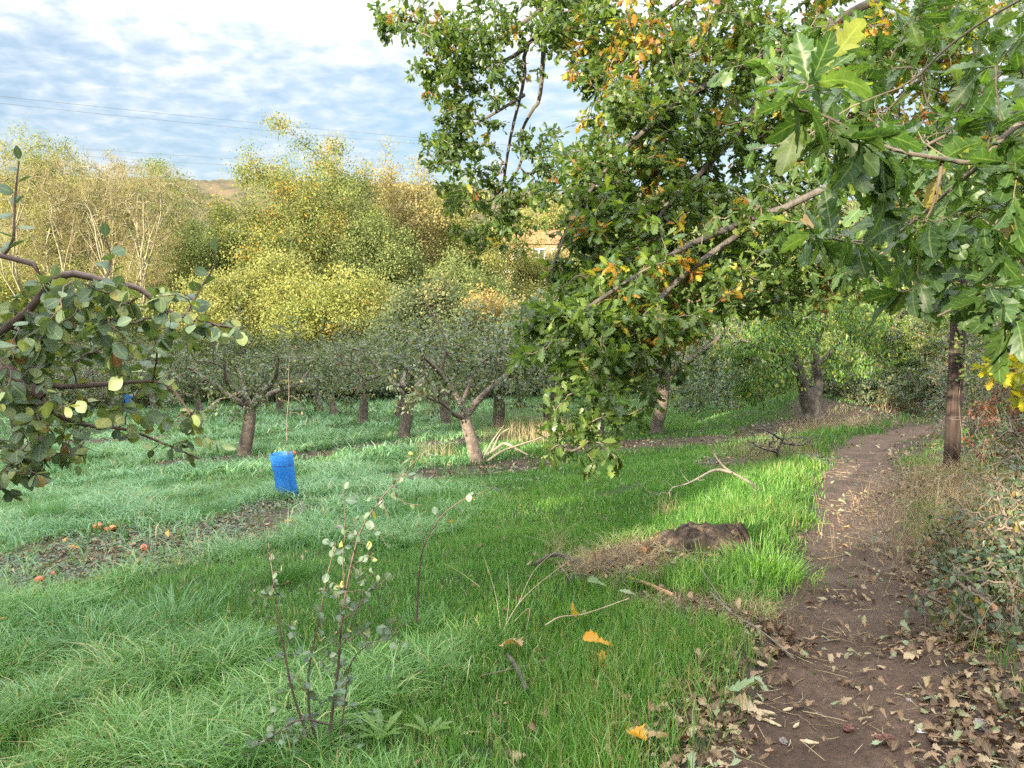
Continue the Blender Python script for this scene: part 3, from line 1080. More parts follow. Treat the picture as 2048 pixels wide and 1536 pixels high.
def build_gravel():
    rng = np.random.default_rng(14)
    n = 5200
    x, y = wedge(rng, n, 1.8, 13)
    d, sd = pathdist(x, y)
    sel = (d < .55) & (rng.random(n) < .25 + .75 * sstep(.4, .65, fbm(x * 1.5, y * 1.5, 76)))
    x, y = x[sel], y[sel]
    m = len(x)
    r = .004 + .012 * rng.random(m) ** 5
    base = np.array([(1, 0, 0), (.3, .95, 0), (-.8, .6, 0), (-.8, -.6, 0), (.3, -.95, 0), (.1, .1, .75)])
    a = rng.uniform(0, 6.28, m)
    jit = base[None] * rng.uniform(.6, 1.3, (m, 6, 1))
    X = jit[..., 0] * np.cos(a)[:, None] - jit[..., 1] * np.sin(a)[:, None]
    Y = jit[..., 0] * np.sin(a)[:, None] + jit[..., 1] * np.cos(a)[:, None]
    V = np.stack([x[:, None] + X * r[:, None], y[:, None] + Y * r[:, None], height(x, y)[:, None] + .002 + jit[..., 2] * r[:, None]], -1)
    f = (np.arange(m) * 6)[:, None, None] + np.array([(0, 1, 5), (1, 2, 5), (2, 3, 5), (3, 4, 5), (4, 0, 5)])[None]
    mb = MB()
    mb.add(V, f.reshape(-1, 3), 0, np.repeat(rng.random(m), 6))
    kind(mb.build('path_gravel', leaf_mat('path_gravel', [(0, (.07, .05, .04)), (.6, (.15, .115, .095)), (.93, (.26, .22, .19)), (1, (.42, .39, .36))], .8, 0.0, .25), smooth=False), 'stuff')


build_gravel()


def straw_clump(mb, c, n, h, spread, lean, rng, w=0.003, wind=None):
    x = c[0] + rng.normal(0, spread, n)
    y = c[1] + rng.normal(0, spread, n)
    az = rng.uniform(0, 2 * math.pi, n) if wind is None else wind + rng.normal(0, 0.9, n)
    blades(mb, x, y, h * rng.uniform(0.5, 1.25, n), np.full(n, w), az, np.clip(rng.normal(lean, 0.3, n), 0.05, 1.6), 3, rng.random(n), np.zeros(n), face=rng.uniform(0, 6.28, n))


# ------------------------------------------------------------------ trees across the valley edge


def crown_points(rng, n, c, rx, ry, rz, lobes=12, hollow=0.5):
    """points in a lumpy crown made of several overlapping lobes"""
    L0 = rand_unit(rng, lobes) * (0.66 * rng.random((lobes, 1)) ** 0.4)
    rr = rng.uniform(0.30, 0.46, lobes)
    k = rng.integers(0, lobes, n)
    p = L0[k] + rand_unit(rng, n) * (rr[k] * rng.uniform(hollow, 1.0, n) ** 0.5)[:, None]
    d = rand_unit(rng, n)
    s = int(rng.integers(0, 999))
    edge = 0.62 + 0.42 * fbm(d[:, 0] * 1.9 + d[:, 2] * .7 + 5, d[:, 1] * 1.9 + d[:, 2] * 1.6, s, 2)
    q = d * (edge * rng.random(n) ** 0.36)[:, None]
    p = np.where((rng.random(n) < .62)[:, None], q, p)
    return np.asarray(c) + p * np.array([rx, ry, rz])


def bgtree(name, label, u, vtop, wpx, d, mat, seed, n_tw=260, per=165, leaf=0.185, bark='greybark', trunk=0.22, low=0.18, ry=None, group='autumn trees beyond the orchard',
           sparse=1.0, kinks=1, lobes=12, twig_r=0.016, cluster=0.55, cat='tree', stems=1, fan=0.0):
    rng = np.random.default_rng(seed)
    top = P(u, vtop, d)
    x, y = top[0], d
    z0 = float(height(x, y))
    H = top[2] - z0
    W = wpx * d / F / 2
    base = np.array([x, y, z0])
    root = thing(name, base, label, cat, group)
    c = base + np.array([0, 0, H * (low + 1) / 2])
    sk = []
    for s in range(stems):
        a = rng.uniform(0, 6.28)
        off = np.array([math.cos(a), math.sin(a), 0]) * (0.25 * W if stems > 1 else 0.0)
        tip = c + off * (1 + 2.4 * fan) + np.array([rng.normal(0, 0.1) * W, rng.normal(0, .1) * W, H * (1 - low) * 0.22])
        pts = smooth_path([base + off * 0.5 - np.array([0, 0, 0.3]), base + off * 0.8 + np.array([rng.normal(0, .05) * W, 0, H * 0.25]), (base + c) / 2 + off * (1 + fan) + np.array([0, 0, H * .15]), tip], 12)
        sk.append((pts, np.linspace(trunk * (1.25 if stems == 1 else 0.75), trunk * 0.18, 12)))
    A = crown_points(rng, n_tw, c, W * 1.12, (ry or W), H * (1 - low) / 2 * 1.12, lobes)
    S, PT, R = grow(sk, A, rng, tip=twig_r, pw=0.45, wig=0.10, lift=0.12)
    mb = MB()
    for p, r in S:
        tubes(mb, p, r, 7)
    big = R[:, 0] > twig_r * 2.2
    if big.any():
        tubes(mb, PT[big], R[big], 5)
    mb.build('trunk', M[bark], root)
    mb = MB()
    tubes(mb, PT[~big], R[~big], 3, 0)
    npl = int(per * sparse)
    b = np.repeat(np.arange(len(PT)), npl)
    m = len(b)
    t = rng.random(m) ** 0.6 * 4
    i = np.minimum(t.astype(int), 3)
    fr = (t - i)[:, None]
    pos = PT[b, i] * (1 - fr) + PT[b, i + 1] * fr + rng.normal(0, cluster, (m, 3)) * np.array([1, 1, 0.75])
    shade = rng.normal(0, 0.13, len(PT))
    rnd = np.clip(rng.beta(2.0, 2.2, m) * 0.95 + shade[b], 0, 0.9)
    fl = rng.random(len(PT)) < 0.10
    rnd = np.where(fl[b] & (rng.random(m) < 0.55), rng.uniform(0.9, 1.0, m), rnd)
    put_leaves(mb, KITE, pos, rand_unit(rng, m) + np.array([0, 0, -0.25]), rand_unit(rng, m) + np.array([0, 0, 0.5]), leaf * rng.uniform(0.55, 1.2, m), rnd, 1, rng)
    mb.build('crown', [M[bark], mat], root)
    return root


def baretree(name, label, u, vtop, wpx, d, seed, vbase=None, group='bare pale trees beyond the orchard'):
    rng = np.random.default_rng(seed)
    top = P(u, vtop, d)
    x, y = top[0], d
    z0 = float(height(x, y))
    H = top[2] - z0
    W = wpx * d / F / 2
    base = np.array([x, y, z0])
    root = thing(name, base, label, 'tree', group)
    sk = []

    def limb(p, dr, ln, r, lev):
        e = p + dr * ln
        m1 = p + dr * ln * .5 + rng.normal(0, .025, 3) * ln
        sk.append((smooth_path([p, m1, e], 9), np.linspace(r, r * .58, 9)))
        if lev == 0:
            return
        for s in range(2 if lev < 3 else 3):
            a = rng.uniform(0, 6.28)
            d2 = unit(dr + np.array([math.cos(a), math.sin(a) * .6, 0]) * rng.uniform(.28, .5) + np.array([0, 0, .34]))
            limb(e, d2, ln * rng.uniform(.60, .78), r * .55, lev - 1)
    for s in range(2):
        a = rng.uniform(0, 6.28)
        limb(base + np.array([.25 * math.cos(a), .2, -.3]), unit(np.array([.22 * math.cos(a), .1 * math.sin(a), 1])), H * .33, .13, 3)
    n = 420
    t = rng.random(n) ** 0.7
    a = rng.uniform(0, 6.28, n)
    rr = W * (0.25 + 0.75 * t) * np.sqrt(rng.random(n))
    A = base + np.stack([np.cos(a) * rr, np.sin(a) * rr, H * (0.40 + 0.60 * t * (1 - 0.18 * (rr / W) ** 2))], -1)
    S, PT, R = grow(sk, A, rng, tip=0.014, pw=0.40, wig=0.05, lift=-0.05, fwd=0.7)
    mb = MB()
    for p, r in S:
        tubes(mb, p, r, 6)
    big = R[:, 0] > 0.028
    tubes(mb, PT[big], R[big], 4)
    mb.build('trunk', M['palebark'], root)
    mb = MB()
    tubes(mb, PT[~big], R[~big], 3, 0)
    # fine upright twigs at the ends
    k = 9
    b = np.repeat(np.arange(len(PT)), k)
    m = len(b)
    s0 = PT[b, 3] * 0.5 + PT[b, 4] * 0.5
    dr = unit(unit(PT[b, 4] - PT[b, 2]) * 0.6 + rand_unit(rng, m) * 0.55 + np.array([0, 0, 0.55]))
    ln = rng.uniform(0.4, 1.2, m)
    q = np.stack([s0, s0 + dr * ln[:, None] * 0.5 + rng.normal(0, .04, (m, 3)), s0 + dr * ln[:, None]], 1)
    tubes(mb, q, np.tile([0.011, 0.009, 0.006], (m, 1)), 3, 1, rng.random(m))
    m2 = len(PT) * 5
    b = np.repeat(np.arange(len(PT)), 5)
    put_leaves(mb, KITE, PT[b, 4] + rng.normal(0, .5, (m2, 3)), rand_unit(rng, m2), rand_unit(rng, m2), 0.12 * rng.uniform(.5, 1.2, m2), rng.random(m2), 1, rng)
    mb.build('crown', [M['palebark'], M['f_twig']], root)
    return root

# ------------------------------------------------------------------ the backdrop, from left to right
bgtree('broadleaf_tree', 'golden yellow tree behind the bare pale trees, at the far edge of the wood', 35, 258, 260, 78, M['f_yellow'], 101, trunk=.28)
bgtree('broadleaf_tree', 'tall pale green tree just right of the golden yellow one, above the bare trees', 125, 268, 200, 82, M['f_green'], 102, trunk=.28)
bgtree('broadleaf_tree', 'brownish thin topped tree between the pale green and the dark green crowns', 215, 292, 170, 88, M['f_pink'], 103, sparse=.7)
bgtree('broadleaf_tree', 'dark green crowned tree standing left of the gap with the distant ridge', 312, 298, 215, 84, M['f_green'], 104, per=130)
bgtree('broadleaf_tree', 'low olive tree filling the space under the distant ridge', 415, 425, 230, 66, M['f_green'], 105, trunk=.2)
bgtree('shrub', 'yellow green bush between the bare trees and the orange flecked oak', 450, 545, 300, 56, M['f_yellow'], 106, low=.05, trunk=.14, cat='bush')
bgtree('shrub', 'olive bush at the feet of the bare pale trees', 150, 560, 330, 57, M['f_green'], 107, low=.05, trunk=.14, cat='bush')
bgtree('shrub', 'pale yellow bush behind the bare pale trees', 280, 470, 330, 72, M['f_yellow'], 108, low=.05, trunk=.16, cat='bush')
bgtree('shrub', 'yellowing bush at the far left edge under the golden tree', 10, 470, 260, 66, M['f_yellow'], 109, low=.05, trunk=.14, cat='bush')
baretree('bare_tree', 'leafless pale barked tree nearest the left edge with many upright limbs', 75, 322, 250, 61, 121)
baretree('bare_tree', 'leafless pale tree in the middle of the bare trees, its forked limbs yellow with lichen', 190, 300, 240, 62, 122)
baretree('bare_tree', 'leafless pale tree closest to the dark green crown', 285, 335, 230, 60, 123)
bgtree('broadleaf_oak', 'big round oak with orange flecked green crown towering over the orchard', 605, 262, 400, 65, M['f_oak'], 110, n_tw=620, per=170, trunk=.42, low=.12, lobes=30, bark='greybark')
bgtree('shrub', 'lime green bush with orange patches directly below the big orange flecked oak', 655, 535, 270, 52, M['f_lime'], 111, n_tw=200, low=.03, trunk=.14, cat='bush')
bgtree('shrub', 'yellow bush left of the lime bush, below the big oak', 545, 500, 230, 56, M['f_yellow'], 112, low=.03, trunk=.14, cat='bush')
bgtree('poplar', 'slender see through tree with a pinkish top right of the big oak', 774, 290, 62, 78, M['f_pink'], 113, n_tw=120, per=60, trunk=.13, low=.3, lobes=8, leaf=.22)
bgtree('poplar', 'tall sparse tree with visible pale forked trunk and pinkish yellow top', 835, 296, 130, 70, M['f_pink'], 114, n_tw=200, per=60, trunk=.2, low=.3, bark='palebark', leaf=.22, stems=2)
bgtree('broadleaf_tree', 'yellow green tree partly behind the hanging oak branch', 925, 345, 190, 74, M['f_yellow'], 115, trunk=.2)
bgtree('broadleaf_tree', 'yellow green tree between the dark green crown and the big oak, farther back', 470, 400, 190, 92, M['f_yellow'], 163)
bgtree('shrub', 'yellow olive tree low behind the right side of the big oak', 700, 455, 240, 74, M['f_yellow'], 164, low=.05, cat='bush')
bgtree('shrub', 'pale olive bush between the dark green bush and the yellow bush below the oak', 730, 560, 200, 54, M['f_yellow'], 165, low=.0, trunk=.12, cat='bush')
bgtree('shrub', 'olive yellow bush under the dark green crown left of the ridge gap', 350, 520, 260, 64, M['f_yellow'], 166, low=.0, trunk=.14, cat='bush')
bgtree('shrub', 'olive bush right of the dark green bush, before the orange one', 925, 505, 190, 62, M['f_green'], 167, low=.0, trunk=.14, cat='bush')
bgtree('broadleaf_tree', 'olive tree behind the two slender pinkish trees', 735, 365, 170, 84, M['f_green'], 161)
bgtree('broadleaf_tree', 'yellow olive tree between the sparse forked tree and the hanging oak branch', 865, 368, 200, 86, M['f_yellow'], 162)
bgtree('shrub', 'olive green tree below the sparse pinkish tree', 760, 425, 190, 62, M['f_green'], 116, low=.1)
bgtree('shrub', 'rounded dark green bush in front of the sparse pinkish tree', 860, 560, 240, 47, M['f_dark'], 117, n_tw=200, low=.02, trunk=.12, cat='bush', leaf=.2)
bgtree('shrub', 'orange brown bush beside the brick house', 985, 585, 170, 54, M['f_orange'], 118, low=.03, trunk=.1, cat='bush')
bgtree('shrub', 'grey green bush below the brick house', 1095, 592, 190, 48, M['f_dark'], 119, low=.02, trunk=.1, cat='bush', leaf=.2)
bgtree('shrub', 'bright yellow low bush between the orange and grey green bushes', 985, 645, 130, 48, M['f_lime'], 130, low=.0, trunk=.08, n_tw=90, cat='bush', leaf=.2)
bgtree('broadleaf_tree', 'round yellow green tree behind the brick house', 1095, 385, 220, 128, M['f_yellow'], 131, n_tw=240, per=80, trunk=.3, leaf=.36, cluster=.6)
bgtree('broadleaf_tree', 'green tree behind the main oak foliage, right of the brick house', 1255, 410, 220, 66, M['f_green'], 132)
bgtree('broadleaf_tree', 'green tree seen in scraps through the middle of the oak', 1420, 440, 260, 56, M['f_green'], 133)
bgtree('broadleaf_tree', 'yellow green tree glimpsed above the path bend', 1620, 470, 260, 45, M['f_yellow'], 134)
bgtree('broadleaf_tree', 'tall tree behind the wooden pole', 1830, 330, 330, 40, M['f_green'], 135)
bgtree('broadleaf_tree', 'tall tree beyond the hedge at the right edge', 2060, 250, 330, 33, M['f_green'], 136, n_tw=220)
for k, (u, vt, w, d, mt, lab) in enumerate((
        (300, 655, 420, 50, 'f_dark', 'dark hedge bush at the orchard end below the bare trees'), (90, 650, 300, 49, 'f_dark', 'dark hedge bush at the orchard end by the left edge'),
        (560, 668, 330, 49, 'f_dark', 'dark hedge bush at the orchard end below the yellow bush'), (760, 672, 320, 46, 'f_dark', 'dark hedge bush at the orchard end below the lime bush'),
        (1010, 690, 330, 41, 'f_dark', 'dark hedge bush behind the leaning apple tree'), (1200, 680, 280, 37, 'f_dark', 'dark hedge bush behind the low oak sprays'))):
    bgtree('hedge_bush', lab, u, vt, w, d, M[mt], 140 + k, n_tw=150, per=90, low=.0, trunk=.08, group='hedge at the end of the orchard', cat='bush', leaf=.2)


def build_house():
    d = 118.0
    a, b = P(968, 600, d), P(1150, 600, d)
    x0, x1 = a[0], b[0]
    zt = P(1000, 487, d)[2]
    z0 = float(min(height(x0, d), height(x1, d))) - 0.3
    zm = P(1000, 541, d)[2]
    root = thing('brick_house', ((x0 + x1) / 2, d, z0), 'orange brick house with white framed windows half hidden behind the shrubs', 'house')
    brick, N, L = new_mat('orange_brick')
    br = N.new('ShaderNodeTexBrick')
    br.inputs['Color1'].default_value = (0.42, 0.19, 0.10, 1)
    br.inputs['Color2'].default_value = (0.34, 0.14, 0.075, 1)
    br.inputs['Mortar'].default_value = (0.42, 0.36, 0.30, 1)
    br.inputs['Scale'].default_value = 3.0
    tc = N.new('ShaderNodeTexCoord')
    mp = N.new('ShaderNodeMapping')
    mp.inputs['Rotation'].default_value = (math.pi / 2, 0, 0)
    L.new(tc.outputs['Object'], mp.inputs['Vector'])
    L.new(mp.outputs[0], br.inputs['Vector'])
    bs = N.new('ShaderNodeBsdfPrincipled')
    L.new(br.outputs['Color'], bs.inputs['Base Color'])
    bs.inputs['Roughness'].default_value = 0.9
    o = N.new('ShaderNodeOutputMaterial')
    L.new(bs.outputs[0], o.inputs[0])
    white = rough_mat('white_paint', [(0.3, (0.74, 0.74, 0.72)), (0.7, (0.82, 0.82, 0.80))], 3, 0.05, 20, 0.5)
    tile = rough_mat('clay_roof_tile', [(0.3, (0.26, 0.105, 0.055)), (0.7, (0.36, 0.16, 0.085))], 4, 0.6, 12, 0.85)
    glass, N, L = new_mat('window_glass')
    bs = N.new('ShaderNodeBsdfPrincipled')
    bs.inputs['Base Color'].default_value = (0.05, 0.06, 0.07, 1)
    bs.inputs['Roughness'].default_value = 0.06
    o = N.new('ShaderNodeOutputMaterial')
    L.new(bs.outputs[0], o.inputs[0])

    def box(mb, a, b):
        (ax, ay, az), (bx, by, bz) = a, b
        V = [(ax, ay, az), (bx, ay, az), (bx, by, az), (ax, by, az), (ax, ay, bz), (bx, ay, bz), (bx, by, bz), (ax, by, bz)]
        mb.add(V, np.array([(0, 3, 2, 1), (4, 5, 6, 7), (0, 1, 5, 4), (1, 2, 6, 5), (2, 3, 7, 6), (3, 0, 4, 7)]))
    mb = MB()
    box(mb, (x0, d, z0), (x1, d + 8, zt))
    mb.build('wall', brick, root, smooth=False)
    mb = MB()
    zr = P(1000, 455, d)[2]
    e = 0.5
    V = [(x0 - e, d - e, zt - .1), (x1 + e, d - e, zt - .1), (x1 + e, d + 8 + e, zt - .1), (x0 - e, d + 8 + e, zt - .1), (x0 + 2, d + 4, zr), (x1 - 2, d + 4, zr)]
    mb.add(V, [np.array([(0, 1, 5, 4), (2, 3, 4, 5), (0, 3, 2, 1)]), np.array([(1, 2, 5), (3, 0, 4)])])
    mb.build('roof', tile, root, smooth=False)
    for row, (zb, zh) in enumerate(((P(0, 533, d)[2], P(0, 497, d)[2]), (P(0, 584, d)[2], P(0, 548, d)[2]))):
        for j in range(4):
            wx = x0 + 1.1 + j * (x1 - x0 - 2.2) / 4 + 0.35
            ww = (x1 - x0 - 2.2) / 4 - 0.9
            mb = MB()
            t = 0.16
            box(mb, (wx, d - .07, zb), (wx + t, d + .02, zh))
            box(mb, (wx + ww - t, d - .07, zb), (wx + ww, d + .02, zh))
            box(mb, (wx + t, d - .07, zh - t), (wx + ww - t, d + .02, zh))
            box(mb, (wx + t, d - .07, zb), (wx + ww - t, d + .02, zb + t))
            box(mb, (wx + ww / 2 - .09, d - .065, zb + t), (wx + ww / 2 + .09, d + .02, zh - t))
            box(mb, (wx + t, d - .06, (zb + zh) / 2 - .06), (wx + ww / 2 - .09, d + .02, (zb + zh) / 2 + .06))
            box(mb, (wx + ww / 2 + .09, d - .06, (zb + zh) / 2 - .06), (wx + ww - t, d + .02, (zb + zh) / 2 + .06))
            fr = mb.build('window', white, root, smooth=False)
            mb = MB()
            loc = np.array(root.location)
            box(mb, np.array((wx + t, d - .03, zb + t)) - loc, np.array((wx + ww - t, d - .012, zh - t)) - loc)
            mb.build('pane', glass, fr, smooth=False)
    mb = MB()
    box(mb, (x0 - .05, d - .12, zm - .3), (x1 + .05, d - .002, zm + .1))
    mb.build('timber_band', white, root, smooth=False)


build_house()
bgtree('shrub', 'loose yellow green shrub growing in front of the brick house windows', 1085, 490, 150, 98, M['f_yellow'], 151, low=.0, trunk=.12, n_tw=150, per=75, group='shrubs in front of the brick house', cat='bush', leaf=.26)
bgtree('shrub', 'orange leaved shrub at the left corner of the brick house', 975, 470, 90, 100, M['f_orange'], 152, low=.0, trunk=.12, n_tw=90, per=50, group='shrubs in front of the brick house', cat='bush', leaf=.26)
bgtree('shrub', 'pale yellow shrub covering the lower wall of the brick house', 1030, 552, 150, 92, M['f_yellow'], 153, low=.0, trunk=.12, n_tw=110, per=56, group='shrubs in front of the brick house', cat='bush', leaf=.26)
bgtree('shrub', 'pinkish shrub before the roof of the brick house', 1125, 455, 110, 96, M['f_pink'], 154, low=.0, trunk=.12, n_tw=120, per=60, group='shrubs in front of the brick house', cat='bush', leaf=.26)
bgtree('shrub', 'yellow green tree top hiding the middle of the house roof', 1040, 435, 130, 94, M['f_yellow'], 155, low=.15, trunk=.12, n_tw=140, per=60, group='shrubs in front of the brick house', cat='bush', leaf=.26)

# ------------------------------------------------------------------ power lines and their pylon
M['steel'] = rough_mat('galvanised_steel', [(0.3, (0.28, 0.29, 0.30)), (0.7, (0.38, 0.39, 0.40))], 2, 0.1, 8, 0.5)
M['cable'] = rough_mat('dark_cable', [(0.3, (0.10, 0.105, 0.11)), (0.7, (0.16, 0.165, 0.17))], 2, 0.0, 8, 0.6)


def build_pylon():
    d = 300.0
    top = P(1186, 318, d)
    x = top[0]
    z0 = float(height(x, d))
    root = thing('pylon', (x, d, z0), 'grey lattice pylon half hidden behind the oak leaves', 'pylon')
    H = top[2] - z0
    mb = MB()
    segs = []

    def bar(a, b, r=.11):
        segs.append((np.array([a, (np.array(a) + b) / 2, b]), r))

    def wid(t):
        return 3.2 * (1 - t) ** 1.3 + 0.55
    ts = np.linspace(0, 1, 12)
    cs = [(-1, -1), (1, -1), (1, 1), (-1, 1)]
    for t0, t1 in zip(ts[:-1], ts[1:]):
        for k in range(4):
            c, n = cs[k], cs[(k + 1) % 4]
            p = lambda q, t: np.array([x + q[0] * wid(t), d + q[1] * wid(t), z0 + H * t])
            bar(p(c, t0), p(c, t1), .15)
            bar(p(c, t0), p(n, t1), .08)
            bar(p(n, t0), p(c, t1), .08)
    for p, r in segs:
        tubes(mb, p, np.full(3, r), 4)
    mb.build('tower', M['steel'], root)
    for zz, ln in ((0.98, 5.0), (0.90, 8.0), (0.82, 6.5)):
        mb = MB()
        z = z0 + H * zz
        for yy in (-.5, .5):
            tubes(mb, np.array([(x - ln, d, z), (x, d + yy, z), (x + ln, d, z)]), np.full(3, .12), 4)
            tubes(mb, np.array([(x - ln, d, z), (x, d + yy, z + 1.8), (x + ln, d, z)]), np.full(3, .1), 4)
        for s in (-1, 1):
            for f in (.35, .7):
                tubes(mb, np.array([(x + s * ln * f, d, z), (x + s * ln * f, d, z + .9 * (1 - f)), (x + s * ln * f, d, z + 1.8 * (1 - f))]), np.full(3, .08), 4)
            tubes(mb, np.array([(x + s * ln, d, z), (x + s * ln, d, z - 1), (x + s * ln, d, z - 2)]), np.full(3, .12), 5)
        mb.build('crossarm', M['steel'], root)


build_pylon()


def cable(p0, p1, sag, r, label):
    p0, p1 = np.array(p0), np.array(p1)
    t = np.linspace(0, 1, 60)[:, None]
    q = p0 + (p1 - p0) * t
    q[:, 2] -= sag * 4 * (t[:, 0] * (1 - t[:, 0]))
    mb = MB()
    tubes(mb, q, np.full(60, r), 4)
    tag(mb.build('power_line', M['cable']), label, 'cable', 'power lines crossing the valley')


cable(P(-700, 112, 150), P(1170, 301, 300), 1.5, .042, 'uppermost of the thin dark cables strung across the clouds')
cable(P(-700, 128, 150), P(1165, 312, 300), 1.5, .042, 'second thin cable, close under the uppermost one across the clouds')
cable(P(-700, 232, 165), P(1170, 352, 300), 1.5, .038, 'lower cable crossing the blue gap above the distant ridge')
cable(P(-700, 250, 165), P(1165, 362, 300), 1.5, .038, 'lowest cable, just above the distant ridge in the gap')

# ------------------------------------------------------------------ orchard


def apple_tree(name, label, seed, H=3.55, spread=2.05, n_tw=190, per=25):
    rng = np.random.default_rng(seed)
    root = thing(name, (0, 0, 0), label, 'apple tree', 'apple trees of the orchard')
    ln = rng.normal(0, 0.10, 2)
    th = rng.uniform(1.2, 1.45)
    top = np.array([ln[0], ln[1], th])
    sk = [(smooth_path([(0, 0, -.15), (0, 0, .15), (ln[0] * .6 + rng.normal(0, .03), ln[1] * .6, .6), top], 12), np.concatenate([[.21, .185], np.linspace(.165, .14, 10)]))]
    for k in range(6):
        a = k * 1.05 + rng.uniform(-.3, .3)
        o = np.array([math.cos(a), math.sin(a), 0])
        rr = spread * rng.uniform(.55, .85)
        zz = rng.uniform(2.0, 2.7)
        sk.append((smooth_path([top - np.array([0, 0, .12]), top + o * rr * .3 + np.array([rng.normal(0, .08), rng.normal(0, .08), .22]), top + o * rr * .65 + np.array([rng.normal(0, .15), 0, (zz - th) * .55]), top + o * rr + np.array([0, 0, zz - th])], 12),
                   np.linspace(.085, .026, 12)))
    t = rng.random(n_tw)
    a = rng.uniform(0, 6.28, n_tw)
    rr = spread * (0.22 + 0.86 * np.sqrt(rng.random(n_tw)))
    hump = .72 + .5 * fbm(np.cos(a) * rr * 1.1 + 9, np.sin(a) * rr * 1.1, seed)
    zc = 1.45 - .25 * (rr / spread) ** 3 + (H - 1.45) * t * (1.0 - 0.25 * (rr / spread) ** 2) * hump
    A = np.stack([np.cos(a) * rr, np.sin(a) * rr, zc], -1)
    S, PT, R = grow(sk, A, rng, tip=.0055, pw=.46, wig=.1, lift=.16)
    # upright water shoots
    n = 26
    i = rng.integers(0, len(PT), n)
    s = PT[i, 4]
    tipz = s + np.stack([rng.normal(0, .12, n), rng.normal(0, .12, n), rng.uniform(.4, 1.15, n)], -1)
    tt = np.linspace(0, 1, 5)[None, :, None]
    SH = s[:, None] * (1 - tt) + tipz[:, None] * tt
    mb = MB()
    for p, r in S:
        tubes(mb, p, r * (1 + .12 * vnoise(p[:, 2] * 9, p[:, 0] * 9, seed)), 9)
    mb.build('trunk', M['applebark'], root)
    mb = MB()
    tubes(mb, PT, R * 1.25, 4, 0)
    tubes(mb, SH, np.tile(np.linspace(.006, .003, 5), (n, 1)), 3, 0)
    twig_leaves(mb, SMALL, np.concatenate([PT, SH]), per, .088, rng, 1, tmin=.1, scatter=.07, droop=.35)
    mb.build('crown', [M['appletwig'], M['applefar']], root)
    return root


def place(root, u, v, rz, sc, label, first=False, lean=0.0):
    r = root
    if not first:
        r = root.copy()
        COL.objects.link(r)
        for ch in root.children:
            c = ch.copy()
            COL.objects.link(c)
            c.parent = r
    g = G(u, v)
    r.location = g
    r.rotation_euler = (0, lean, rz)
    r.scale = (sc[0], sc[0], sc[1])
    r['label'] = label
    return r


AP = [apple_tree('apple_tree', 'apple tree', 201), apple_tree('apple_tree', 'apple tree', 202, 3.7, 2.25), apple_tree('apple_tree', 'apple tree', 203, 3.35, 1.95, 170)]
ORCH = [  # base pixel, variant, turn, scale (width, height), label
    (490, 913, 0, 0.3, (1.0, 1.0), 'sturdy apple tree with thick straight trunk behind the blue tree guard'),
    (808, 877, 1, 1.0, (0.95, 0.9), 'apple tree with sunlit trunk foot between the straight and the leaning apple trees'),
    (727, 846, 2, 2.0, (1.0, 1.0), 'dark trunked apple tree behind the one with the sunlit trunk foot'),
    (668, 830, 0, 3.0, (1.0, 1.0), 'right one of the close pair of far apple trunks'),
    (641, 824, 1, 4.0, (1.0, 1.0), 'left one of the close pair of far apple trunks'),
    (230, 838, 2, 0.7, (1.05, 1.0), 'apple tree seen through the near apple branches, beside the far blue guard'),
    (125, 856, 0, 2.2, (1.1, 1.0), 'apple tree with dark trunk behind the foreground apple branches'),
    (35, 872, 1, 5.2, (1.05, 1.0), 'apple tree at the left edge behind the hanging apple leaves'),
    (997, 858, 2, 1.4, (1.05, 0.95), 'apple tree with dark double trunk behind the leaning one'),
    (892, 852, 1, 2.6, (1.0, 1.0), 'apple tree with thin dark trunk just left of the leaning tree, farther back'),
    (1195, 872, 0, 5.0, (0.95, 0.95), 'apple tree half hidden by the low yellow oak sprays'),
    (1312, 868, 1, 0.2, (0.95, 1.05), 'apple tree with yellow lit leaning trunk right of the oak sprays'),
    (1100, 850, 2, 3.7, (1.1, 1.0), 'dark apple tree in the back row between dry grass and oak sprays'),
    (400, 826, 0, 4.1, (1.05, 1.05), 'far apple tree left of the straight trunked one'),
    (560, 822, 2, 5.5, (1.1, 1.05), 'far apple tree right behind the straight trunked one'),
    (310, 824, 1, 3.3, (1.05, 1.05), 'far apple tree in the back row near the far blue guard'),
    (800, 836, 0, 0.9, (1.1, 1.0), 'far apple tree behind the sunlit trunk foot, in the last row'),
]
used = set()
for (u, v, k, rz, sc, lab) in ORCH:
    place(AP[k], u, v, rz, sc, lab, k not in used)
    used.add(k)
for o in list(bpy.data.objects):
    if o.name.startswith('apple_tree.') or o.name == 'apple_tree':
        pass


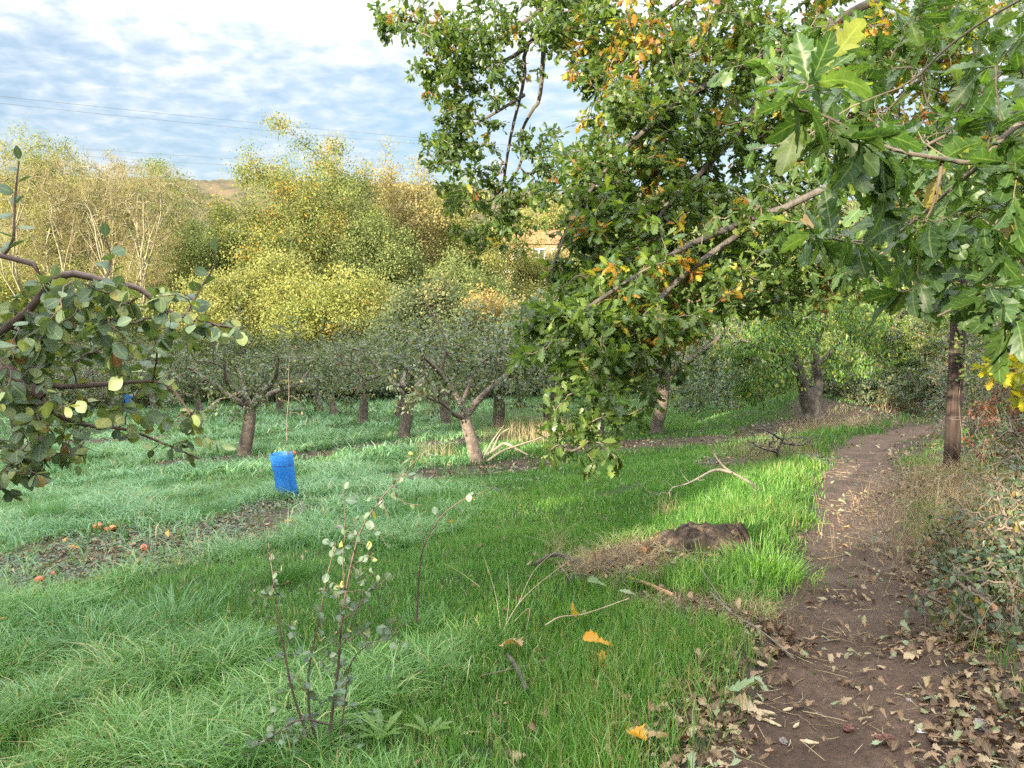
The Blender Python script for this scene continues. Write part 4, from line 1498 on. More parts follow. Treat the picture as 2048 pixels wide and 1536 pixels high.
def bush(name, label, c, rx, ry, h, mat, seed, n_tw=120, per=26, size=.05, group=None, cat='bush', tm=None, bark='twig', tip=.003, droop=.2, base_h=.02, stems=5, scatter=.03, up=.9):
    rng = np.random.default_rng(seed)
    root = thing(name, c, label, cat, group)
    c = np.asarray(c, float)
    sk = []
    for s in range(stems):
        a = s * 6.28 / stems + rng.uniform(-.5, .5)
        o = np.array([math.cos(a) * rx, math.sin(a) * ry, 0])
        p0 = c + o * .12
        p0[2] = float(height(p0[0], p0[1])) - .04
        sk.append((smooth_path([p0, p0 + o * .2 + np.array([0, 0, h * .4]), p0 + o * .55 + np.array([0, 0, h * rng.uniform(.6, .85)])], 8), np.linspace(tip * 3.2, tip * 1.2, 8)))
    a = rng.uniform(0, 6.28, n_tw)
    rr = np.sqrt(rng.random(n_tw))
    x = c[0] + np.cos(a) * rr * rx
    y = c[1] + np.sin(a) * rr * ry
    lump = 0.65 + 0.7 * fbm(x * 1.3 / max(rx, .3) * 1.2, y * 1.3 / max(ry, .3) * 1.2, seed)
    t = rng.random(n_tw) ** .75
    z = height(x, y) + base_h + h * t * np.sqrt(np.maximum(1 - rr ** 2 * .8, .08)) * lump
    S, PT, R = grow(sk, np.stack([x, y, z], -1), rng, tip=tip, pw=.42, wig=.12, lift=.15)
    mb = MB()
    for p, r in S:
        tubes(mb, p, r, 5)
    tubes(mb, PT, R, 4)
    mb.build('stem', M[bark], root)
    mb = MB()
    twig_leaves(mb, tm or SMALL, PT, per, size, rng, 0, tmin=.1, scatter=scatter, droop=droop, up=up)
    mb.build('foliage', mat, root)
    return root


# leaning apple tree in the middle, with its bare limbs drawn from the photograph's own shape
def build_leaning_apple():
    rng = np.random.default_rng(210)
    g = G(955, 927)
    d = g[1]
    root = thing('apple_tree', g, 'leaning apple tree with open forked crown, sunlit trunk foot and cut branches beside it', 'apple tree', 'apple trees of the orchard')
    Q = lambda u, v, dd=0: P(u, v, d + dd)
    w = d / F
    sk = [(smooth_path([g - np.array([0, 0, .12]), Q(953, 915), Q(943, 880), Q(934, 850), Q(929, 832)], 14), np.linspace(15, 11, 14) * w),
          (smooth_path([Q(931, 834), Q(918, 800, -.1), Q(897, 768, -.2), Q(870, 735, -.5), Q(845, 712, -.8)], 12), np.linspace(8, 3, 12) * w),
          (smooth_path([Q(931, 832), Q(950, 808, .1), Q(972, 785, .1), Q(1005, 757, .3), Q(1035, 728, .6), Q(1046, 690, .7), Q(1048, 662, .7)], 14), np.linspace(8.5, 2.2, 14) * w),
          (smooth_path([Q(926, 836), Q(905, 826, -.5), Q(885, 808, -1.0), Q(855, 795, -1.5)], 10), np.linspace(6, 2, 10) * w),
          (smooth_path([Q(925, 806, .1), Q(935, 780, .7), Q(950, 740, 1.3), Q(985, 705, 1.8)], 10), np.linspace(5, 2, 10) * w),
          (smooth_path([Q(880, 745, -.3), Q(892, 690, -.2), Q(872, 640, -.1), Q(850, 604, 0)], 10), np.linspace(3, 1.2, 10) * w)]
    A = []
    for (u, v, ru, rv, dd, sd, n) in ((850, 715, 70, 50, -.5, .7, 45), (960, 690, 90, 40, .5, .9, 50), (1050, 690, 45, 55, .5, .8, 32), (860, 800, 45, 28, -1.2, .5, 24), (1010, 780, 50, 35, .6, .8, 26), (925, 740, 60, 40, .8, .8, 24), (1075, 760, 40, 40, .6, .7, 16)):
        for _ in range(n):
            A.append(Q(u + rng.normal(0, .62) * ru, v + rng.normal(0, .62) * rv, dd + rng.normal(0, .6) * sd))
    S, PT, R = grow(sk, A, rng, tip=.005, pw=.46, wig=.09, lift=.14)
    mb = MB()
    for p, r in S[:4]:
        tubes(mb, p, r, 10)
    mb.build('trunk', M['applebark'], root)
    mb = MB()
    for p, r in S[4:]:
        tubes(mb, p, r, 7)
    tubes(mb, PT, R, 4, 0)
    twig_leaves(mb, SMALL, PT, 17, .085, rng, 1, tmin=.15, scatter=.06, droop=.35)
    mb.build('crown', [M['appletwig'], M['applefar']], root)


build_leaning_apple()


# the near apple tree whose branches reach in from the left
def build_near_apple():
    rng = np.random.default_rng(220)
    base = on_ground(-4.4, 4.6)
    root = thing('apple_tree', base, 'near apple tree reaching in at the left edge with large round dull leaves', 'apple tree')
    fork = base + np.array([.25, -.25, 1.15])
    sk0 = [(smooth_path([base - np.array([0, 0, .1]), base + np.array([0, 0, .5]), fork], 10), np.linspace(.15, .11, 10))]
    d = 3.4
    Q = lambda u, v, dd=0: P(u, v, d + dd)
    w = d / F
    limbs = [
        (smooth_path([fork, Q(-330, 760, .5), Q(-60, 690, .15), Q(15, 655), Q(60, 618), Q(100, 562), Q(72, 530), Q(10, 513), Q(-60, 500)], 24), np.concatenate([np.linspace(40, 17, 8), np.linspace(14, 9, 10), np.linspace(8, 5, 6)]) * w),
        (smooth_path([Q(100, 562), Q(140, 547), Q(210, 562), Q(280, 578), Q(335, 622), Q(410, 645), Q(480, 658)], 16), np.linspace(7.5, 2, 16) * w),
        (smooth_path([fork, Q(-260, 790, .4), Q(-40, 730), Q(30, 748), Q(85, 795)], 14), np.concatenate([np.linspace(38, 16, 7), np.linspace(15, 10, 7)]) * w),
        (smooth_path([Q(30, 748), Q(110, 772, .1), Q(220, 768, .2), Q(318, 763, .2), Q(352, 785, .2), Q(378, 825, .2)], 14), np.linspace(7, 2, 14) * w),
        (smooth_path([Q(60, 775), Q(110, 828, .2), Q(180, 852, .3), Q(250, 858, .35), Q(310, 880, .4), Q(400, 918, .4)], 14), np.linspace(6, 1.8, 14) * w),
        (smooth_path([fork + np.array([0, 0, -.3]), Q(-160, 1020, .1), Q(0, 976, -.1), Q(24, 955, -.1), Q(32, 915)], 12), np.linspace(18, 5, 12) * w),
        (smooth_path([Q(5, 512), Q(26, 480), Q(30, 400), Q(38, 322)], 10), np.linspace(3.2, 1.5, 10) * w),
        (smooth_path([Q(210, 562), Q(222, 520, .1), Q(212, 475, .1)], 8), np.linspace(2.5, 1.3, 8) * w),
        (smooth_path([Q(370, 632), Q(405, 570, .2), Q(428, 535, .2), Q(432, 505, .2)], 8), np.linspace(3, 1.4, 8) * w),
    ]
    A = []
    for (u, v, ru, rv, dd, sd, n) in ((60, 590, 75, 40, 0, .25, 20), (140, 640, 110, 45, .1, .35, 40), (30, 690, 60, 60, 0, .3, 24), (200, 600, 70, 30, 0, .2, 14), (290, 600, 60, 30, 0, .2, 13), (320, 660, 60, 35, .3, .3, 14), (430, 650, 55, 14, 0, .15, 8),
                                      (150, 720, 120, 40, .3, .4, 30), (270, 740, 80, 35, .4, .4, 16), (40, 800, 70, 45, 0, .3, 22), (60, 870, 70, 45, 0, .3, 20), (150, 820, 80, 40, .2, .3, 14), (240, 830, 80, 30, .3, .3, 10), (330, 850, 60, 40, .3, .2, 9), (395, 845, 30, 50, .2, .2, 7),
                                      (60, 935, 50, 30, -.1, .2, 13), (140, 905, 40, 30, .1, .2, 6), (10, 960, 30, 25, -.1, .1, 5), (-60, 620, 60, 80, .1, .3, 16), (-60, 850, 60, 90, .1, .3, 16)):
        for _ in range(n):
            A.append(Q(u + rng.normal(0, .6) * ru, v + rng.normal(0, .6) * rv, dd + rng.normal(0, .7) * sd))
    S, PT, R = grow(sk0 + limbs, A, rng, tip=.0018, pw=.42, wig=.08, lift=.05)
    mb = MB()
    for p, r in S[:1]:
        tubes(mb, p, r, 10)
    mb.build('trunk', M['applebark'], root)
    for p, r in S[1:]:
        mb = MB()
        tubes(mb, p, r * (1 + .25 * (vnoise(np.arange(len(p)) * 1.7, p[:, 2] * 20, 5) - .5)), 8)
        mb.build('bough', M['appletwig'], root)
    mb = MB()
    tubes(mb, PT, R, 5, 0)
    twig_leaves(mb, OVAL, PT, 4, .078, rng, 1, tmin=.3, along=.45, side=.75, droop=.55, up=.75, loose=.65)
    for i, npl in ((7, 11), (8, 5), (9, 6)):    # leaves up the bare shoots
        p = S[i][0]
        k = np.linspace(1, len(p) - 1, npl).astype(int)
        a = np.arange(npl) * 2.4
        D = np.stack([np.cos(a), np.sin(a) * .6, np.full(npl, .35)], -1)
        D[-1] = (0, 0, 1)
        put_leaves(mb, OVAL, p[k], D, np.array([0, -.5, .6]) + rng.normal(0, .3, (npl, 3)), np.linspace(.085, .065, npl), rng.random(npl) * .5, 1, rng)
    mb.build('crown', [M['appletwig'], M['apple']], root)


build_near_apple()

# ------------------------------------------------------------------ the oaks over the path


def twig_oak(mb, PT, per, size, rng, mat=1, tmpl=OAK, **k):
    """leaves bunched towards the twig ends, as an oak carries them; neighbouring twigs share their autumn colour"""
    tone = rng.random(len(PT))
    cen = PT[:, 4]
    field = fbm(cen[:, 0] * 1.3 + cen[:, 1] * .3, cen[:, 2] * 1.3, 91)
    turned = (tone < np.clip((field - .43) * 1.7, 0.03, .6) * (.2 + .8 * sstep(.06, .17, cen[:, 0] / np.maximum(cen[:, 1], .5))))

    def rnd(b, r):
        v = np.clip(r.beta(2, 2.6, len(b)) * .86, 0, .84)
        return np.where(turned[b] & (r.random(len(b)) < .65), r.uniform(.86, 1.0, len(b)), v)
    a = dict(tmin=.35, along=.55, side=.8, droop=.3, up=.8, loose=.6, rnd=rnd)
    a.update(k)
    twig_leaves(mb, tmpl, PT, per, size, rng, mat, **a)


def build_oak():
    rng = np.random.default_rng(230)
    base = on_ground(6.2, 4.2)
    root = thing('oak_tree', base, 'large spreading oak with green and rust leaves hanging over the path', 'tree')
    t1 = base + np.array([-.15, .1, 2.2])
    t2 = base + np.array([-.3, .3, 4.4])
    sk = [(smooth_path([base - np.array([0, 0, .2]), base + np.array([0, 0, .6]), t1, t2, t2 + np.array([-.5, .5, 2.5])], 16), np.concatenate([[.48, .40], np.linspace(.34, .16, 14)]))]
    L = [
        ([t2, P(1750, -500, 6.6), P(1400, -300, 7.2), P(1180, -60, 7.7), P(1105, 40, 7.9), P(1052, 95, 8), P(1048, 160, 8), P(1022, 270, 8), P(1008, 360, 8), P(1003, 430, 8)], .10, .012),
        ([P(1180, -60, 7.7), P(1080, 20, 7.7), P(1000, 75, 7.8), P(940, 85, 7.9), P(880, 60, 8), P(800, 35, 8)], .035, .008),
        ([P(1052, 95, 8), P(1010, 120, 7.9), P(940, 128, 7.9), P(880, 150, 7.9)], .025, .008),
        ([P(1090, 60, 7.9), P(1080, 190, 7.9), P(1065, 220, 7.9), P(1045, 260, 8), P(1045, 300, 8), P(1035, 340, 8), P(985, 400, 7.9)], .028, .008),
        ([P(1048, 190, 8), P(1000, 220, 7.8), P(940, 255, 7.8), P(885, 290, 7.8)], .02, .007),
        ([t2 * .6 + t1 * .4, P(1950, -60, 5.6), P(1600, 80, 6), P(1380, 190, 6.1), P(1220, 330, 5.8), P(1130, 470, 5.5), P(1100, 560, 5.4)], .05, .005),
        ([t2, P(1750, -220, 6.4), P(1450, -60, 6.8), P(1290, 60, 7), P(1210, 180, 7)], .08, .010),
        ([t1 + np.array([0, 0, .8]), P(2080, 260, 5), P(1800, 320, 5.2), P(1560, 420, 5.2), P(1380, 540, 4.9), P(1270, 660, 4.5), P(1215, 770, 4.2), P(1185, 870, 4)], .026, .004),
        ([t1 + np.array([0, 0, .4]), P(2150, 420, 5.3), P(1880, 500, 5.8), P(1690, 560, 6), P(1500, 620, 5.6)], .022, .004),
        ([P(1560, 420, 5.2), P(1400, 480, 5.0), P(1260, 560, 4.6), P(1140, 640, 4.3)], .03, .006),
        ([P(1600, 80, 6), P(1480, 260, 5.8), P(1330, 420, 5.6), P(1250, 520, 5.3)], .04, .008),
        ([t2, P(2100, -200, 6), P(1950, 40, 6.2), P(1800, 200, 6.2), P(1690, 300, 6.2)], .06, .008),
        ([P(1215, 770, 4.2), P(1200, 850, 4.0), P(1150, 900, 3.95), P(1110, 885, 3.95)], .007, .003),
    ]
    for pts, r0, r1 in L:
        n = 6 * len(pts)
        sk.append((smooth_path(pts, n), r1 + (r0 - r1) * (1 - np.linspace(0, 1, n)) ** 1.4))
    A = []
    spots = [  # centre pixel, spread in pixels, depth, depth spread, twigs
        (1000, 40, 130, 45, 7.8, .5, 46), (1130, 20, 60, 50, 7.3, .4, 26), (1190, 90, 40, 60, 7.0, .4, 18), (1150, -20, 60, 30, 7.3, .4, 16), (1170, 330, 30, 40, 6.0, .3, 10), (1165, 420, 40, 40, 5.9, .3, 14), (910, 70, 60, 35, 7.9, .3, 24), (790, 40, 40, 32, 8, .2, 13), (765, 55, 18, 14, 8, .1, 4), (890, 150, 40, 40, 7.9, .3, 26), (880, 110, 50, 30, 7.9, .3, 14), (905, 235, 38, 45, 7.8, .3, 26), (910, 290, 40, 35, 7.8, .3, 26), (985, 170, 45, 45, 7.9, .3, 15),
        (960, 120, 70, 40, 7.8, .4, 20), (940, 380, 45, 35, 7.8, .3, 16), (1000, 410, 55, 50, 7.9, .3, 26), (975, 465, 40, 35, 7.9, .3, 15), (1095, 300, 30, 26, 8, .2, 9), (1115, 360, 40, 34, 8, .2, 13), (1065, 385, 30, 40, 8, .2, 12), (1060, 300, 25, 40, 8, .2, 6),
        (900, 395, 25, 15, 7.8, .2, 4), (1100, 60, 70, 60, 7.4, .4, 20), (1170, 150, 40, 60, 7.0, .3, 16), (1010, 300, 50, 45, 7.9, .3, 7),
        (1230, 60, 60, 60, 6.8, .5, 24), (1300, 130, 100, 110, 6.6, .6, 70), (1250, 260, 60, 80, 6.3, .5, 44), (1225, 390, 55, 70, 5.9, .4, 40), (1190, 490, 55, 55, 5.6, .3, 34), (1130, 555, 30, 25, 5.5, .2, 11), (1330, 300, 110, 100, 6.2, .6, 74),
        (1330, 470, 110, 90, 5.6, .6, 66), (1430, 90, 110, 90, 6.4, .6, 60), (1560, 90, 110, 90, 6.3, .6, 60), (1480, 250, 120, 100, 6.1, .6, 66), (1600, 260, 100, 100, 6.1, .6, 56), (1450, 420, 110, 90, 5.7, .6, 50), (1580, 440, 100, 60, 5.8, .5, 36), (1400, 570, 90, 50, 5.2, .4, 36),
        (1530, 580, 90, 45, 5.7, .5, 34), (1680, 540, 90, 40, 6, .5, 30), (1230, 580, 70, 50, 4.9, .4, 34), (1290, 660, 70, 45, 4.6, .3, 34), (1200, 640, 60, 40, 4.5, .3, 24), (1110, 645, 70, 26, 4.35, .25, 24), (1080, 700, 50, 22, 4.3, .2, 10), (1290, 790, 60, 40, 4.6, .3, 14), (1180, 720, 70, 40, 4.3, .2, 14), (1240, 740, 45, 40, 4.3, .25, 20), (1205, 790, 40, 35, 4.1, .2, 14), (1120, 770, 26, 40, 4.1, .2, 7),
        (1195, 870, 30, 40, 4.0, .15, 11), (1120, 890, 40, 22, 3.95, .12, 6), (1190, 925, 14, 20, 4, .1, 3), (1350, 640, 60, 30, 4.9, .3, 18), (1700, 120, 100, 90, 6.2, .6, 50), (1820, 60, 110, 70, 6.0, .6, 50), (1960, 80, 100, 90, 5.8, .6, 46), (1740, 300, 90, 90, 6.1, .5, 40),
        (1880, 280, 110, 100, 5.8, .6, 50), (2010, 330, 80, 120, 5.6, .6, 40), (1850, 450, 110, 60, 5.8, .5, 36), (2000, 520, 70, 60, 5.5, .5, 24), (1450, -80, 500, 60, 6.6, .7, 90), (1000, -70, 160, 40, 7.8, .5, 30), (2150, 200, 80, 250, 5.4, .6, 50),
    ]
    for (u, v, ru, rv, dd, sd, n) in spots:
        for _ in range(int(n * ((0.75 if v > 720 else 1.15) if v > 600 else 1.8 if u > 1220 else 1.5))):
            uu = u + rng.normal(0, .68) * ru
            if uu > 775 or v > 0:
                A.append(P(max(uu, 752), v + rng.normal(0, .68) * rv, dd + rng.normal(0, .8) * sd))
    S, PT, R = grow(sk, A, rng, tip=.0028, pw=.36, wig=.10, lift=.02)
    mb = MB()
    tubes(mb, S[0][0], S[0][1] * (1 + .12 * vnoise(S[0][0][:, 2] * 3, S[0][0][:, 0], 3)), 18)
    mb.build('trunk', M['bark'], root)
    for p, r in S[1:]:
        mb = MB()
        tubes(mb, p, r, 8)
        mb.build('bough', M['bark'], root)
    mb = MB()
    tubes(mb, PT, R, 4, 0)
    twig_oak(mb, PT, 15, .086, rng, scatter=.02)
    mb.build('crown', [M['twig'], M['oak']], root)


build_oak()


def build_near_oak():
    """the young oak beside the viewer, its big leaves at arm's length"""
    rng = np.random.default_rng(240)
    base = on_ground(2.75, 1.45)
    root = thing('oak_tree', base, 'young oak at the right edge with big close dark green lobed leaves', 'tree')
    top = base + np.array([-.1, .1, 2.7])
    sk = [(smooth_path([base - np.array([0, 0, .15]), base + np.array([.02, 0, .9]), base + np.array([-.05, .05, 1.8]), top], 14), np.linspace(.075, .032, 14))]
    j = base + np.array([-.04, .04, 1.6])
    L = [
        ([top * .5 + j * .5, P(2330, 140, 1.75), P(2060, 215, 1.85), P(1960, 248, 1.9), P(1880, 275, 1.95), P(1800, 330, 2.0), P(1740, 375, 2.0)], .014, .0035),
        ([P(2300, 200, 1.6), P(2060, 240, 1.55), P(1960, 320, 1.5), P(1890, 318, 1.45), P(1862, 314, 1.42), P(1790, 300, 1.4), P(1715, 268, 1.38), P(1650, 232, 1.36), P(1600, 222, 1.35)], .009, .0022),
        ([P(1885, 320, 1.45), P(1876, 370, 1.46), P(1862, 420, 1.48), P(1830, 470, 1.5)], .004, .002),
        ([top, P(2300, -120, 1.9), P(2040, 0, 2.1), P(1900, 90, 2.3), P(1820, 165, 2.4), P(1700, 215, 2.5), P(1590, 290, 2.6)], .008, .002),
        ([j, P(2350, 480, 1.7), P(2060, 545, 1.6), P(1990, 580, 1.55), P(1930, 605, 1.52), P(1875, 632, 1.5)], .009, .002),
        ([P(1960, 330, 1.5), P(1900, 380, 1.7), P(1790, 468, 1.75), P(1690, 482, 1.75), P(1620, 458, 1.72)], .005, .002),
        ([top, P(2250, -60, 2.3), P(2000, 150, 2.6), P(1830, 300, 2.8), P(1730, 420, 2.9)], .008, .002),
        ([P(2060, 545, 1.6), P(2010, 470, 1.6), P(1965, 440, 1.6)], .004, .002),
    ]
    for pts, r0, r1 in L:
        n = 5 * len(pts)
        sk.append((smooth_path(pts, n), r1 + (r0 - r1) * (1 - np.linspace(0, 1, n)) ** 1.3))
    A = []
    spots = [(1590, 190, 26, 26, 1.36, .03, 4), (1640, 150, 40, 40, 1.5, .1, 4), (1660, 260, 40, 30, 1.38, .03, 4), (1720, 300, 40, 30, 1.4, .04, 4), (1790, 350, 40, 35, 1.42, .05, 5), (1850, 300, 30, 40, 1.45, .05, 3), (1840, 440, 40, 45, 1.5, .06, 6), (1620, 470, 26, 20, 1.72, .05, 4),
             (1700, 490, 40, 22, 1.75, .05, 4), (1930, 330, 60, 60, 1.6, .15, 8), (1990, 430, 60, 60, 1.6, .12, 9), (1860, 530, 45, 35, 1.6, .1, 6), (1940, 560, 45, 30, 1.52, .06, 5), (1835, 575, 26, 18, 1.5, .05, 3), (2000, 590, 50, 40, 1.55, .08, 7), (2030, 660, 30, 26, 1.5, .06, 3),
             (1990, 60, 90, 60, 2.7, .25, 10), (1880, 110, 80, 50, 2.8, .25, 10), (1760, 200, 80, 50, 2.8, .25, 12), (1650, 260, 70, 60, 2.8, .25, 10), (1970, 200, 80, 60, 2.3, .2, 8), (1850, 260, 80, 50, 2.2, .3, 10), (1750, 390, 60, 60, 2.6, .4, 10), (2030, 300, 50, 80, 1.7, .2, 8), (2020, 130, 60, 50, 1.8, .2, 6), (2080, 420, 60, 200, 1.6, .2, 14),
             (1580, 120, 90, 80, 3.2, .3, 16), (1700, 60, 90, 60, 3.1, .3, 16), (1830, 40, 90, 60, 3.0, .3, 16), (1600, 300, 80, 70, 3.2, .3, 14), (1720, 330, 80, 60, 3.0, .3, 14), (1850, 380, 80, 60, 2.8, .3, 14), (1960, 420, 70, 70, 2.5, .3, 12), (1750, 520, 90, 50, 3.1, .3, 12), (1900, 520, 80, 40, 2.8, .3, 10), (1640, 430, 70, 50, 3.2, .3, 10), (1980, 250, 70, 70, 2.6, .3, 10)]
    for (u, v, ru, rv, dd, sd, n) in spots:
        for _ in range(max(2, int(n * .75))):
            A.append(P(u + rng.normal(0, .65) * ru, v + rng.normal(0, .65) * rv, dd + rng.normal(0, .8) * sd))
    S, PT, R = grow(sk, A, rng, tip=.0012, pw=.36, wig=.08, lift=.0)
    mb = MB()
    tubes(mb, S[0][0], S[0][1], 14)
    mb.build('trunk', M['bark'], root)
    for p, r in S[1:]:
        mb = MB()
        tubes(mb, p, r * (1 + .2 * (vnoise(np.arange(len(p)) * .9, p[:, 2] * 30, 5) - .5)), 9)
        mb.build('bough', M['twig'], root)
    mb = MB()
    tubes(mb, PT, R, 6, 0)
    twig_oak(mb, PT, 5, .090, rng, tmpl=NEAROAK, tmin=.45, rnd=lambda b, r: np.where(r.random(len(b)) < .025, r.uniform(.93, 1, len(b)), r.beta(1.6, 2.4, len(b)) * .92), side=.7, along=.6, droop=.28)
    mb.build('crown', [M['twig'], M['oaknear']], root)


build_near_oak()


def build_yellow_sprig():
    rng = np.random.default_rng(250)
    base = on_ground(4.6, 4.9)
    root = thing('oak_sapling', base, 'oak sapling with bright yellow leaves at the right edge beyond the pole', 'sapling')
    d = 4.6
    sk = [(smooth_path([base - np.array([0, 0, .05]), base + np.array([0, 0, .7]), P(2200, 690, d), P(2100, 720, d), P(2030, 745, d), P(1985, 735, d)], 16), np.linspace(.02, .003, 16)),
          (smooth_path([P(2110, 718, d), P(2060, 770, d), P(2025, 790, d)], 8), np.linspace(.006, .002, 8))]
    A = [P(u + rng.normal(0, .5) * ru, v + rng.normal(0, .5) * rv, d + rng.normal(0, .12)) for (u, v, ru, rv, n) in ((2000, 730, 30, 22, 12), (2035, 750, 26, 24, 12), (2040, 710, 20, 14, 5), (2090, 740, 40, 40, 14), (2050, 790, 18, 14, 4)) for _ in range(n)]
    S, PT, R = grow(sk, A, rng, tip=.002, pw=.42)
    mb = MB()
    for p, r in S:
        tubes(mb, p, r, 7)
    tubes(mb, PT, R, 4)
    mb.build('stem', M['twig'], root)
    mb = MB()
    twig_oak(mb, PT, 5, .085, rng, 0, rnd=lambda b, r: r.random(len(b)))
    mb.build('foliage', M['oakyellow'], root)


build_yellow_sprig()

# ------------------------------------------------------------------ beyond the path bend


def build_twin_tree():
    rng = np.random.default_rng(260)
    g = G(1625, 832)
    d = g[1]
    root = thing('ash_tree', g, 'twin stemmed tree on a mound at the path bend with feathery green leaves', 'tree')
    Q = lambda u, v, dd=0: P(u, v, d + dd)
    w = d / F
    sk = [(smooth_path([g - np.array([0, 0, .2]), Q(1622, 815), Q(1615, 790), Q(1612, 775)], 10), np.array([34, 29, 25, 22, 20, 19, 18, 17, 16, 14]) * w),
          (smooth_path([Q(1612, 790), Q(1602, 755, -.1), Q(1590, 715, -.2), Q(1575, 685, -.3), Q(1560, 620, -.4), Q(1540, 540, -.5)], 16), np.linspace(11, 4, 16) * w),
          (smooth_path([Q(1628, 800), Q(1638, 770, .2), Q(1632, 735, .2), Q(1630, 700, .2), Q(1650, 620, .3), Q(1680, 520, .3)], 16), np.linspace(10, 4, 16) * w),
          (smooth_path([Q(1600, 745, -.1), Q(1530, 690, -.8), Q(1470, 680, -1.2)], 8), np.linspace(6, 2, 8) * w),
          (smooth_path([Q(1632, 735, .2), Q(1690, 680, .3), Q(1745, 670, .5)], 8), np.linspace(6, 2, 8) * w)]
    A = []
    for (u, v, ru, rv, dd, sd, n) in ((1510, 690, 70, 50, -.8, 1.2, 40), (1550, 640, 90, 60, -.5, 1.5, 50), (1640, 600, 90, 70, 0, 1.5, 55), (1720, 660, 60, 50, .3, 1.2, 30), (1560, 750, 50, 35, -1, .8, 26), (1600, 500, 140, 60, 0, 1.5, 50), (1680, 720, 40, 40, .2, .8, 14), (1500, 780, 30, 30, -1, .6, 10)):
        for _ in range(n):
            A.append(Q(u + rng.normal(0, .6) * ru, v + rng.normal(0, .6) * rv, dd + rng.normal(0, .6) * sd))
    S, PT, R = grow(sk, A, rng, tip=.008, pw=.45, wig=.09, lift=.05)
    mb = MB()
    for p, r in S[:3]:
        tubes(mb, p, r * (1 + .2 * (vnoise(p[:, 2] * 4, p[:, 0] * 3, 6) - .5)), 12)
    mb.build('trunk', M['bark'], root)
    mb = MB()
    for p, r in S[3:]:
        tubes(mb, p, r, 7)
    tubes(mb, PT, R, 4, 0)
    twig_leaves(mb, LANCE, PT, 46, .10, rng, 1, tmin=.1, scatter=.10, droop=.9, side=.7, along=.4)
    mb.build('crown', [M['greybark'], M['ash']], root)


build_twin_tree()


def gp(u, v):
    return G(u, v)


def behind(u, v, d):
    q = P(u, v, d)
    return on_ground(q[0], d)


bush('thicket_shrub', 'sunlit shrub with yellow leaves where the path turns', behind(1790, 800, 24), 1.6, 1.2, 2.9, M['thicket'], 301, 200, 34, .085, 'shrubs behind the path bend')
bush('thicket_shrub', 'taller green shrub left of the sunlit one behind the path bend', behind(1715, 780, 25), 1.4, 1.2, 3.4, M['thicket'], 302, 190, 34, .085, 'shrubs behind the path bend')
bush('thicket_shrub', 'dark shrub directly behind the wooden pole', behind(1880, 800, 21), 1.6, 1.3, 4.0, M['bramble'], 303, 210, 36, .085, 'shrubs behind the path bend')
bush('thicket_shrub', 'tall leafy shrub above the path bend', behind(1760, 700, 29), 3.0, 1.6, 5.6, M['thicket'], 304, 300, 40, .11, 'shrubs behind the path bend')
bush('thicket_shrub', 'tall shrub closing the view right of the twin stemmed tree', behind(1950, 700, 26), 2.6, 1.6, 6.0, M['thicket'], 305, 300, 40, .11, 'shrubs behind the path bend')
bush('thicket_shrub', 'pale leaved low shrub left of the twin stemmed tree', behind(1460, 850, 22), 1.5, 1.2, 2.1, M['shrub'], 306, 190, 30, .07, 'shrubs left of the twin stemmed tree')
bush('thicket_shrub', 'grey green shrub between the apple tree and the pale shrub', behind(1380, 850, 24), 1.4, 1.2, 2.6, M['applefar'], 307, 190, 32, .075, 'shrubs left of the twin stemmed tree')
bush('thicket_shrub', 'taller pale green shrub behind the low pale one', behind(1440, 780, 28), 2.4, 1.4, 4.2, M['thicket'], 308, 240, 36, .10, 'shrubs left of the twin stemmed tree')
bush('thicket_shrub', 'yellow specked shrub at the foot of the twin stemmed tree', behind(1530, 840, 21.5), .9, .8, 1.1, M['thicket'], 309, 110, 26, .06, 'shrubs left of the twin stemmed tree')
bush('thicket_shrub', 'leafy shrub filling the gap behind the twin stemmed tree', behind(1600, 700, 31), 3.0, 1.6, 5.0, M['thicket'], 310, 260, 38, .11, 'shrubs behind the path bend')

for k, (u, d_, rx, h_, mt, lab) in enumerate(((1700, 20.2, 1.1, .75, 'bramble', 'low bramble mound on the bank left of the path end'), (1790, 20.0, 1.0, .9, 'bramble', 'dark bramble mound closing the end of the path'), (1870, 18.8, 1.0, 1.3, 'bramble', 'bramble mound at the right of the path end'),
                                            (1760, 22.0, 1.4, 2.2, 'thicket', 'leafy shrub above the dark bramble mound'), (1860, 21.0, 1.3, 2.8, 'thicket', 'leafy shrub over the right of the path end'), (1680, 23.0, 1.3, 2.4, 'thicket', 'leafy shrub right behind the twin stemmed tree'))):
    q = P(u, 800, d_)
    bush('thicket_shrub', lab, on_ground(q[0], d_), rx, .9, h_, M[mt], 360 + k, 190, 26, .075, 'growth closing the path end')

